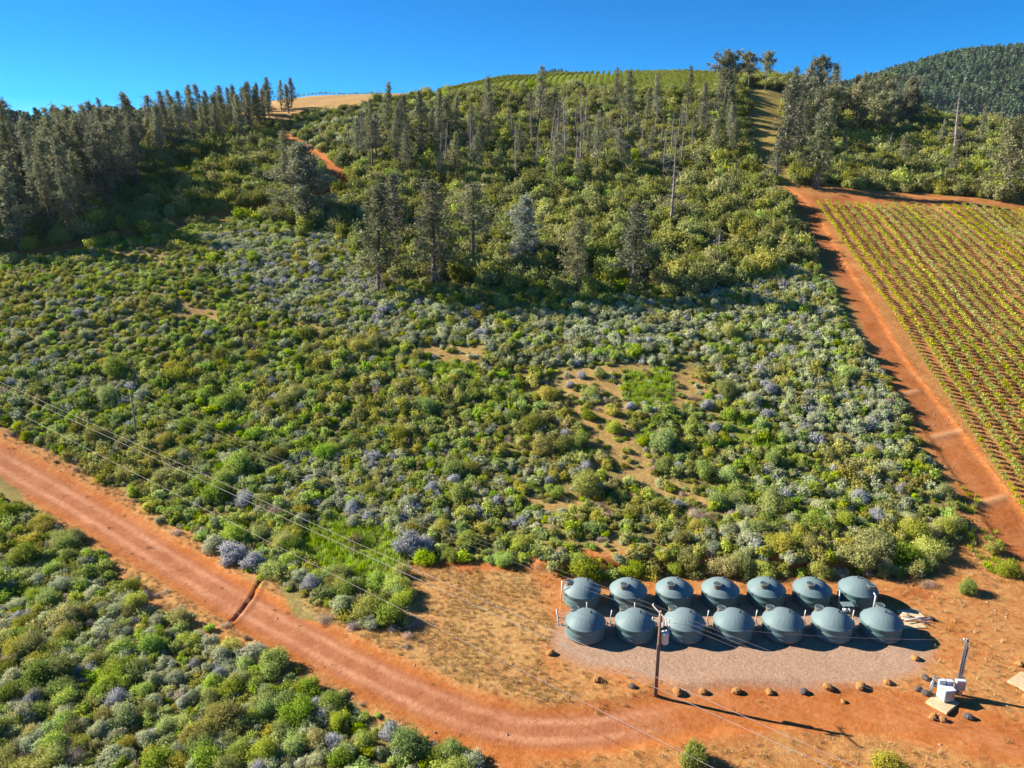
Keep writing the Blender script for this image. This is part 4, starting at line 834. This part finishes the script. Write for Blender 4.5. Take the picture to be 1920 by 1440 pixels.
# hilltop vineyard: rows too far to part
x, y = [], []
for r_ in np.arange(-60, 130, 2.6): yy = np.arange(298, 400, 1.3); x.append(r_ + .12 * (yy - 300) + rng.normal(0, .12, len(yy))); y.append(yy)
x, y = np.concatenate(x), np.concatenate(y); z = terrain_h(x, y); px, py, zc = cam_project(x, y, z); sel = inpoly(px, py, HILLV + []) & (py > 120) & (px > 820); x, y, z = x[sel], y[sel], z[sel]; n = len(x)
x2 = np.arange(-150, -60, 1.2); y2 = np.full(x2.shape, 352.) + rng.normal(0, 1, x2.shape); x = np.concatenate([x, x2]); y = np.concatenate([y, y2]); z = np.concatenate([z, terrain_h(x2, y2)]); n = len(x); r_ = rng.uniform(.9, 1.3, n)
scatter('hilltop_vines', np.stack([x, y, z], 1), np.zeros(n), np.stack([r_, r_, r_], 1), rng.integers(0, 4, n), VNF, 'yellow-green vine rows on the hilltop along the skyline', 'vineyard')

# ------------------------------------------------------------------ water tanks
def tank_material():
    m, nt, out = mat('tank_plastic'); L = nt.links.new; tc = N(nt, 'ShaderNodeTexCoord'); g = N(nt, 'ShaderNodeNewGeometry')
    f = noise(nt, 1.6, 6, .7, tc.outputs['Object']); f2 = noise(nt, 9, 4, .7, tc.outputs['Object'])
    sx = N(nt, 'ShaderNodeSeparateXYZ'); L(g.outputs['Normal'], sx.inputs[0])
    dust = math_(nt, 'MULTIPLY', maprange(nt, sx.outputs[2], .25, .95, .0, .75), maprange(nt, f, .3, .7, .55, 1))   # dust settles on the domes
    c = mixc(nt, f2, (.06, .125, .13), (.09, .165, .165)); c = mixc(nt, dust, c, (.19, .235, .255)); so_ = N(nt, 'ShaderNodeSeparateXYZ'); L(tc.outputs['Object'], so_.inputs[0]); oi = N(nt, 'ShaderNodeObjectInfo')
    mud = math_(nt, 'MULTIPLY', maprange(nt, math_(nt, 'SUBTRACT', so_.outputs[2], math_(nt, 'MULTIPLY', f, .5)), -.2, .18, .75, 0), maprange(nt, f2, .3, .6)); c = mixc(nt, mud, c, (.36, .17, .08))
    c = mixc(nt, maprange(nt, oi.outputs['Random'], 0, 1, 0, .3), c, (.21, .27, .27))
    b = N(nt, 'ShaderNodeBsdfPrincipled'); L(c, b.inputs['Base Color']); b.inputs['Roughness'].default_value = .55; b.inputs['Specular IOR Level'].default_value = .25
    bp = N(nt, 'ShaderNodeBump'); bp.inputs['Strength'].default_value = .15; bp.inputs['Distance'].default_value = .03; L(f2, bp.inputs['Height']); L(bp.outputs[0], b.inputs['Normal'])
    L(b.outputs[0], out.inputs[0]); return m
M_TANK = tank_material(); M_LID = simple('lid_plastic', (.05, .085, .09), .55, spec=.4); M_PVC = simple('pvc', (.58, .54, .51), .5, var=.2, scale=4)
M_RED = simple('valve_red', (.45, .07, .04), .5); M_STEEL = simple('galvanised_steel', (.45, .48, .52), .45, metal=.6, var=.3); M_BLUEGREY = simple('cabinet_paint', (.55, .60, .64), .5, var=.12, scale=2)
M_WOOD = simple('pole_wood', (.24, .135, .085), .9, scale=3, col2=(.13, .075, .05)); M_WOODG = simple('weathered_pole_wood', (.36, .31, .27), .9, scale=3, col2=(.20, .17, .15)); M_CONC = simple('concrete', (.58, .43, .25), .9, scale=3, var=.25, bump=.2)
M_PORC = simple('insulator', (.62, .62, .66), .3, spec=.6); M_WIRE = simple('wire_metal', (.36, .29, .27), .6, var=.1)
def rockmat(name, a, b): return simple(name, a, .9, scale=3.2, col2=b, bump=.5)
M_ROCK = rockmat('ochre_rock', (.42, .21, .06), (.20, .09, .03)); M_ROCKD = rockmat('dark_rock', (.13, .10, .09), (.05, .04, .04))
TR = 1.85
def dome_z(r_): return 1.46 + .92 * (1 - (r_ / TR) ** 2.3)
body_prof = [(0, .02), (TR - .12, .02), (TR - .04, .05), (TR, .14), (TR, .46), (TR - .025, .50), (TR, .54), (TR, .94), (TR - .025, .98), (TR, 1.02), (TR + .005, 1.26), (TR + .03, 1.30), (TR + .03, 1.36)]
dome_prof = [(TR + .03, 1.363), (TR + .05, 1.40), (TR + .03, 1.45)] + [(r_, dome_z(r_)) for r_ in np.linspace(TR - .02, .02, 16)]
rib = lambda r_, th: .007 * np.cos(th * 18) * np.clip((TR - .15 - r_) * 2, 0, 1) * np.clip((r_ - .45) * 2, 0, 1)
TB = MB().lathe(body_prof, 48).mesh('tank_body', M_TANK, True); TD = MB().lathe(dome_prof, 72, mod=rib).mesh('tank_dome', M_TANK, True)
COLLAR = MB().lathe([(.40, -.30), (.40, .17), (.43, .19), (.43, .25), (.36, .25), (.36, .21)], 24).mesh('collar', M_TANK, True)
LID = MB().lathe([(.355, .212), (.345, .225), (.2, .235), (.0, .235)], 24).mesh('lid', M_LID, True)
VENT = MB().lathe([(.07, -.1), (.07, .12), (.12, .13), (.12, .2), (.0, .22)], 12).mesh('vent', M_LID, True)
LUG = MB().box((0, 0, 0), (.16, .10, .08), bev=.02).mesh('lug', M_TANK)
FIT = MB().tube([(0, 0, 0), (.16, 0, 0)], .07, 10).mesh('fitting', M_LID)
def tank(x, y, lid, label, rz):
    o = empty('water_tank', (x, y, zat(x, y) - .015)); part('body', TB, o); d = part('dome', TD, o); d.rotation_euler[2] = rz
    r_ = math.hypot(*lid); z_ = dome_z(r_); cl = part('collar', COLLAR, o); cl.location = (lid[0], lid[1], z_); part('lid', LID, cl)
    v = part('vent', VENT, o); v.location = (lid[0] * -.25 + .2, lid[1] * -.25 + .1, dome_z(.3))
    for a in (200, 290, 20, 110):
        a = R(a + 8); l = part('lug', LUG, o); l.location = (math.cos(a) * (TR + .02), math.sin(a) * (TR + .02), 1.43); l.rotation_euler[2] = a
    for a, zz in ((205, 1.25), (333, .22)):
        a = R(a); l = part('fitting', FIT, o); l.location = (math.cos(a) * TR * .985, math.sin(a) * TR * .985, zz); l.rotation_euler[2] = a
    return tag(o, label, 'water tank', 'green plastic water tanks')
FX = [6.95 + 4.66 * i for i in range(7)]; BX = [7.1 + 4.66 * i for i in range(7)]; FY, BY = 61.0, 66.3
flid = [(-.95, .95)] * 6 + [(.35, 1.25)]; blid = [(-1.25, .15)] + [(-.55, -.75)] * 5 + [(.8, -.85)]
for i in range(7):
    tank(FX[i], FY + .02 * i, flid[i], 'dark green plastic tank, %s from the left in the front row' % ORD[i], .3 * i)
    tank(BX[i], BY + .03 * i, blid[i], 'dark green plastic tank, %s from the left in the back row' % ORD[i], .2 + .37 * i)
def pipes(name, label, runs, valves=(), cat='pipe', r_=.045):
    p0 = runs[0][0]; z0 = zat(p0[0], p0[1]); o = empty(name, (p0[0], p0[1], z0)); T0 = Vector((p0[0], p0[1], 0))
    for run in runs: MB().tube([Vector(q) - T0 for q in run], r_, 8).build('pipe', M_PVC, o, True)
    for v in valves:
        q = Vector(v) - T0; b = MB().tube([q + Vector((-.13, 0, 0)), q + Vector((.13, 0, 0))], .10, 8).build('valve', M_PVC, o, True); MB().box(q + Vector((0, 0, .17)), (.26, .05, .05)).tube([q + Vector((0, 0, .08)), q + Vector((0, 0, .16))], .02, 6).build('handle', M_RED, b)
    return tag(o, label, cat)
for i in range(6):
    xa, xb = FX[i] + TR - .03, FX[i + 1] - TR + .03; ym = FY + .55; xm = (xa + xb) / 2
    pipes('water_pipe', 'white pipe with valve joining the %s and %s front tanks' % (ORD[i], ORD[i + 1]), [[(xa - .25, ym, .35), (xb + .25, ym, .35)], [(xm - .2, ym, .35), (xm - .2, ym, .85), (xm - .2, ym - .35, .85)], [(xm + .18, ym, .35), (xm + .18, ym + .75, .75), (xm + .32, ym + 1.0, 1.5)]], [(xm - .35, ym, .35), (xm + .35, ym, .35)])
for i in range(6):
    xa, xb = BX[i] + TR - .03, BX[i + 1] - TR + .03
    pipes('water_pipe', 'white pipe joining the %s and %s back tanks' % (ORD[i], ORD[i + 1]), [[(xa - .2, BY + .5, .3), (xb + .2, BY + .5, .3)]], [((xa + xb) / 2, BY + .5, .3)])
pipes('water_pipe', 'white riser pipe up the left side of the first back tank', [[(BX[0] - TR - .25, BY - .2, 0), (BX[0] - TR - .25, BY - .2, 2.35), (BX[0] - TR + .05, BY - .1, 2.5), (BX[0] - 1.35, BY, 2.35)]], r_=.06)
pipes('water_pipe', 'white pipe looping beside the first front tank at the left', [[(FX[0] - TR - .75, FY + 2.6, .05), (FX[0] - TR - .75, FY + 2.6, .9), (FX[0] - TR - .7, FY + .6, .9), (FX[0] - TR - .7, FY + .6, .45), (FX[0] - TR + .05, FY + .5, .45)]], [(FX[0] - TR - .35, FY + .55, .45)], r_=.07)
for i, k in enumerate((0, 1)): pipes('water_pipe', 'short white overflow pipe behind the %s front tank' % ORD[k], [[(FX[k] + .35, FY + TR + .3, 0), (FX[k] + .3, FY + TR + .35, 1.9)]], r_=.06)
pipes('water_pipe', 'red-white riser pipe between the sixth and seventh back tanks', [[(BX[5] + TR + .35, BY - 1.2, 0), (BX[5] + TR + .42, BY - 1.0, 1.9)]], r_=.07)
pipes('water_pipe', 'thick white riser pipe at the front of the last back tank', [[(BX[6] + .55, BY - TR - .3, 0), (BX[6] + .65, BY - TR - .2, 1.95), (BX[6] + .7, BY - TR + .25, 2.0)]], r_=.085)
def pump(p, label):
    o = empty('water_pump', p); MB().box((0, 0, .06), (1.1, .8, .12), bev=.02).build('base', M_CONC, o); MB().tube([(-.4, 0, .42), (.2, 0, .42)], .17, 12).build('motor', M_BLUEGREY, o, True)
    MB().tube([(.2, 0, .42), (.45, 0, .42)], .24, 12).build('pump_head', M_STEEL, o, True); MB().box((-.2, .0, .2), (.4, .2, .16)).build('foot', M_STEEL, o)
    f = MB()
    for sx in (-.5, .5):
        for sy in (-.35, .35): f.tube([(sx, sy, .1), (sx, sy, 1.05)], .03, 6)
    f.build('frame', M_STEEL, o); MB().box((0, 0, 1.08), (1.15, .82, .05), bev=.01).build('cover', M_TANK, o); return tag(o, label, 'pump')
p = (BX[6] - 2.1, BY - 2.2); pump((p[0], p[1], zat(*p)), 'small pump under a cover between the last two tanks of the rows')
def slab(px_, py_, w_, d_, h_, rz, label, name='concrete_slab'):
    p = at(px_, py_); o = MB().box((0, 0, h_ / 2 - .05), (w_, d_, h_ + .1), bev=.03).build(name, M_CONC); o.location = p; o.rotation_euler[2] = rz; return tag(o, label, 'slab')
slab(1707, 1152, 2.2, 1.5, .10, .1, 'tan concrete slab right of the last tanks'); slab(1708, 1173, 2.6, 1.0, .08, .05, 'low slab under white pipes right of the front row')
g = at(1712, 1168); pipes('pipe_manifold', 'tangle of white pipes on the slabs right of the tanks', [[(g.x - 1.0, g.y + .4, .25), (g.x + 1.6, g.y + .1, .25)], [(g.x - .9, g.y - .1, .35), (g.x + .4, g.y + .2, .35), (g.x + 1.3, g.y - .6, .22)], [(g.x - .9, g.y + .5, .05), (g.x - .9, g.y + .5, .8), (g.x - .3, g.y + .5, .8), (g.x - .3, g.y + .5, .05)], [(g.x + .5, g.y + .5, .3), (g.x + 1.7, g.y + .55, .2)]], [(g.x + .1, g.y + .27, .3)], 'pipes', .06)

# ------------------------------------------------------------------ poles and wires
def insulator(p, parent): return MB().lathe([(.02, -.04), (.05, 0), (.07, .05), (.05, .07), (.07, .11), (.05, .13), (.04, .2), (0, .21)], 10, p).build('insulator', M_PORC, parent, True)
def wire(name, a, b, sag, label, r_=.022):
    a, b = Vector(a), Vector(b); pts = [a + (b - a) * t - Vector((0, 0, sag * 4 * t * (1 - t))) for t in np.linspace(0, 1, 41)]
    return tag(MB().tube(pts, r_, 5).build(name, M_WIRE), label, 'wire')
def arm(o, p, d, L, z_, w_=.11, n=3):
    d = Vector(d).normalized(); a = MB().tube([Vector(p) - d * L / 2 + Vector((0, 0, z_)), Vector(p) + d * L / 2 + Vector((0, 0, z_))], w_ * .62, 4).build('crossarm', M_WOODG, o)
    for t in np.linspace(-.45, .45, n): insulator(Vector(p) + d * L * t + Vector((0, 0, z_ + w_ * .5)), o)
    return a
up = at(1229, 1303); u_ = empty('utility_pole', up); PH = height_for(up.x, up.y, 1146)
MB().tube([(0, 0, -.3), (0, 0, PH * .5), (.02, 0, PH)], [.17, .15, .12], 12).build('pole', M_WOOD, u_, True)
ld = Vector((.78, -.55, 0)).normalized(); pd = Vector((-ld.y, ld.x, 0))
arm(u_, (0, 0, 0), (-.35, .94, 0), 2.6, PH - .25); arm(u_, (.05, -.05, 0), (.75, -.66, .0), 1.7, PH - 1.1, n=2)
tr = MB().lathe([(0, 0), (.25, 0), (.29, .05), (.29, .95), (.31, .97), (.31, 1.05), (.12, 1.12), (0, 1.13)], 20).build('transformer', M_BLUEGREY, u_, True); tr.location = (.48, .02, PH - 3.05)
for sx in (-.1, .1): insulator((.48 + sx, .02, PH - 1.95), tr).location = (-.48, -.02, -(PH - 3.05))
MB().box((.2, .02, PH - 2.5), (.22, .1, .5)).build('bracket', M_STEEL, u_); MB().tube([(-.16, -.1, 0), (-.14, -.08, PH * .62)], .035, 6).build('conduit', M_STEEL, u_)
MB().box((.42, -.3, PH - .95), (.10, .10, .42), .5).box((.1, -.42, PH - 1.0), (.10, .10, .42), .5).build('cutout', M_PORC, u_)
tag(u_, 'brown wooden utility pole with crossarms and a grey transformer before the tanks', 'utility pole')
lp = at(257, 818); l_ = empty('utility_pole', lp); LH = height_for(lp.x, lp.y, 737)
MB().tube([(0, 0, -.3), (0, 0, LH)], [.16, .11], 10).build('pole', M_WOODG, l_, True); arm(l_, (0, 0, 0), (.6, .8, 0), 2.4, LH - .25)
tag(l_, 'distant weathered utility pole standing in the chaparral at left', 'utility pole')
T1, T2 = Vector((up.x, up.y, up.z + PH - .1)), Vector((lp.x, lp.y, lp.z + LH - .1))
for k_, t in enumerate((-1., 0, 1.)):
    wire('power_wire', T2 + Vector((.6, .8, 0)) * t, T1 + Vector((-.35, .94, 0)) * t * 1.1, 1.0, ['front', 'middle', 'rear'][k_] + ' wire from the chaparral pole to the pole by the tanks', .0065)
    wire('power_wire', T1 + Vector((-.35, .94, 0)) * t * 1.1, T1 + ld * 52 + Vector((-.35, .94, 0)) * t * 1.1 + Vector((0, 0, .5)), .8, ['front', 'middle', 'rear'][k_] + ' wire running from the tank pole towards the lower right', .006)
# the line along the road, its poles outside the view
qa, qb = Vector((-78.6, 110, 10.5)), Vector((19.7, 33.8, 10.5)); dv = (qb - qa)
e0, e1 = qa - dv * .35, qb + dv * .3; pn = Vector((dv.y, -dv.x, 0)).normalized()
wire('power_wire', e0, e1, .3, 'upper of two close wires crossing the slope above the dirt road', .015)
wire('power_wire', e0 - pn * -.75 + Vector((0, 0, -.15)), e1 + pn * .75 + Vector((0, 0, -.15)), .35, 'lower of two close wires crossing the slope above the dirt road', .016)
wire('power_wire', e0 + Vector((0, 0, -3.6)), e1 + Vector((0, 0, -5.2)), .3, 'lowest single wire crossing the road and the dry grass lot', .015)
# meter pole and switchgear at the right
mp = at(1793, 1302); m_ = empty('meter_pole', mp); MH = height_for(mp.x, mp.y, 1198)
MB().tube([(0, 0, -.3), (.02, 0, MH)], [.15, .11], 10).build('pole', M_WOODG, m_, True)
MB().tube([(-.19, -.06, 0), (-.17, -.06, MH - .3), (-.28, -.06, MH - .05)], .045, 8).build('conduit', M_STEEL, m_, True); MB().tube([(.16, -.08, 0), (.14, -.08, MH - .9)], .035, 8).build('conduit', M_STEEL, m_, True)
MB().lathe([(.09, 0), (.10, .16), (.02, .22)], 8, (-.28, -.06, MH - .1)).build('weatherhead', M_STEEL, m_, True); insulator((.14, -.1, MH - .9), m_)
tag(m_, 'grey wooden meter pole with metal conduits at the lower right', 'meter pole')
wire('service_wire', T1 + Vector((.1, 0, -.9)), mp + Vector((-.28, -.06, MH - .05)), .45, 'service wire drooping from the tank pole to the meter pole', .010)
rk = at(1776, 1303); r0 = empty('switchgear_rack', rk, -.12)
for sx in (-1.3, 1.05): MB().box((sx, 0, .85), (.10, .10, 1.9)).build('post', M_STEEL, r0)
for zz in (.75, 1.45): MB().box((-.1, .06, zz), (2.5, .05, .08)).build('rail', M_STEEL, r0)
for sx, ww, hh, zz in ((-.72, .55, .8, 1.15), (-.1, .5, .75, 1.15), (.75, .75, .9, 1.2)):
    c_ = MB().box((sx, -.17, zz), (ww, .34, hh), bev=.02).build('cabinet', M_BLUEGREY, r0); MB().box((sx, -.36, zz), (ww * .84, .03, hh * .84)).build('cabinet_door', M_STEEL, c_); MB().box((sx + ww * .3, -.385, zz), (.03, .03, .14)).build('handle', M_LID, c_)
MB().tube([(-1.35, -.1, .0), (-1.55, -.15, .6), (-1.38, -.1, 1.4)], .05, 8).build('conduit', M_STEEL, r0, True)
tag(r0, 'rack of blue-grey electrical cabinets beside the meter pole', 'switchgear')
slab(1767, 1318, 2.1, 1.7, .12, .62, 'tan concrete pad under the pale transformer box')
tb = at(1771, 1312); t_ = empty('pad_transformer', tb + Vector((0, 0, .12)), .12)
MB().box((0, 0, .5), (.95, .95, 1.0), bev=.05).build('body', M_BLUEGREY, t_); MB().box((0, 0, 1.03), (1.0, 1.0, .05), bev=.02).build('cover', M_BLUEGREY, t_); dr_ = MB().box((.02, -.49, .48), (.8, .03, .78)).build('door', M_STEEL, t_); MB().box((.3, -.515, .5), (.04, .03, .16)).build('handle', M_LID, dr_)
tag(t_, 'pale boxy pad transformer on the tan pad before the cabinets', 'transformer box')
slab(1925, 1282, 2.4, 2.0, .14, .55, 'tan concrete slab cut by the right edge')

# ------------------------------------------------------------------ boulders
def rock(px_, py_, r_, m, label):
    n1_, n2_ = 9, 6; v = []; sd_ = rng.uniform(0, 50)
    for j in range(n2_ + 1):
        ph_ = math.pi * j / n2_
        for i in range(n1_):
            th_ = 2 * math.pi * i / n1_; d = np.array([math.sin(ph_) * math.cos(th_), math.sin(ph_) * math.sin(th_), math.cos(ph_)])
            k_ = .8 + .5 * float(vnoise(np.array([d[0] * 1.3 + sd_]), np.array([d[1] * 1.3 + d[2]]), 5)[0]); v.append(d * k_ * np.array([1, .8, .62]))
    q = [[j * n1_ + i, j * n1_ + (i + 1) % n1_, (j + 1) * n1_ + (i + 1) % n1_, (j + 1) * n1_ + i][::-1] for j in range(n2_) for i in range(n1_)]
    o = link(bpy.data.objects.new('boulder', mesh_np('boulder', np.array(v) * r_, q, mats=[m]))); o.location = at(px_, py_) + Vector((0, 0, r_ * .3)); o.rotation_euler = (rng.normal(0, .15), rng.normal(0, .15), rng.uniform(0, 6.28))
    return tag(o, label, 'boulder', 'boulders along the gravel pad')
RK = [(1032, 1226, .42, 0, 'left of the tanks at the gravel edge'), (1120, 1275, .42, 0, 'below the second tank, in dry grass'), (1187, 1290, .34, 1, 'just left of the utility pole foot'), (1270, 1297, .44, 0, 'just right of the utility pole foot'), (1317, 1296, .36, 0, 'second right of the utility pole along the gravel'), (1380, 1294, .44, 0, 'third right of the utility pole along the gravel'), (1443, 1296, .38, 0, 'fourth right of the utility pole along the gravel'),
      (1507, 1295, .40, 1, 'fifth right of the utility pole along the gravel'), (1554, 1289, .46, 0, 'sixth right of the utility pole along the gravel'), (1612, 1288, .44, 0, 'seventh right of the utility pole along the gravel'), (1665, 1282, .42, 0, 'at the right end of the lower boulder line'), (1716, 1235, .40, 0, 'at the right corner of the gravel below the last tank'), (1736, 1274, .40, 1, 'left of the cabinets, upper one'), (1751, 1284, .34, 1, 'left of the cabinets, touching the upper dark one'), (1722, 1296, .34, 1, 'left of the concrete pad, lower pair left'), (1735, 1303, .36, 1, 'left of the concrete pad, lower pair right'),
      (1750, 1342, .40, 0, 'below the concrete pad, left one'), (1768, 1347, .34, 0, 'below the concrete pad, middle one'), (1815, 1342, .40, 1, 'below the concrete pad, right one'), (1582, 1313, .26, 0, 'small, alone on the road edge below the boulder line'), (1746, 1162, .38, 1, 'on orange soil right of the slabs'), (1910, 1246, .38, 0, 'on orange soil at the right edge')]
for a in RK: rock(a[0], a[1], a[2], (M_ROCK, M_ROCKD)[a[3]], '%s boulder %s' % (('ochre', 'dark')[a[3]], a[4]))
# small stones on the bare soil
def pebble(name):
    v = np.array([[1, 0, 0], [.3, .9, 0], [-.8, .6, 0], [-.9, -.5, 0], [.2, -1, 0], [.1, 0, .75], [0, 0, -.4]]) * rng.uniform(.7, 1.2, (7, 3)); t = []
    for i in range(5): t += [[i, (i + 1) % 5, 5], [(i + 1) % 5, i, 6]]
    return mesh_np(name, v, tris=t, mats=[M_PEB])
M_PEB = rockmat('pebble', (.46, .29, .18), (.26, .14, .08)); PB = [pebble('pebble%d' % i) for i in range(4)]
x, y = jgrid(-70, 64, 32, 110, .55); x, y, z, px, py, zc = cand(x, y)
k = np.where(inpoly(px, py, LOT), .22, 0.) * np.clip(fbm(x / 4, y / 4, 91) * 2.6 - .7, 0, 1.5); k[inpoly(px, py, GRAVEL)] *= .5; k[(np.abs(y - 63.5) < 5.6) & (x > 4) & (x < 38)] = 0; k[inpoly(px, py, VINEY)] = 0; k[seg_dist(x, y, MAIN)[0] < 1.8] *= .3
sel = (rng.uniform(size=x.shape) < k) & (px > -100) & (px < 2050) & (py < 1550); x, y, z = x[sel], y[sel], z[sel]; n = len(x); r_ = .035 + .05 * rng.uniform(size=n) ** 2 + .10 * (rng.uniform(size=n) < .04)
scatter('small_stones', np.stack([x, y, z], 1), rng.uniform(0, 6.28, n), np.stack([r_, r_, r_], 1), rng.integers(0, 4, n), PB, 'small stones scattered on the bare soil of the lot', 'stones')
settle()
# ------------------------------------------------------------------ the air between here and the far mountain
hm = bpy.data.materials.new('air'); hm.use_nodes = True; hm.node_tree.nodes.clear()
ho = hm.node_tree.nodes.new('ShaderNodeOutputMaterial'); hv = hm.node_tree.nodes.new('ShaderNodeVolumePrincipled')
hv.inputs['Color'].default_value = (.80, .90, 1, 1); hv.inputs['Density'].default_value = .000022; hv.inputs['Anisotropy'].default_value = .2
hm.node_tree.links.new(hv.outputs[0], ho.inputs['Volume'])
tag(MB().box((0, 1500, 175), (5200, 4600, 420)).build('haze', hm), kind='stuff')
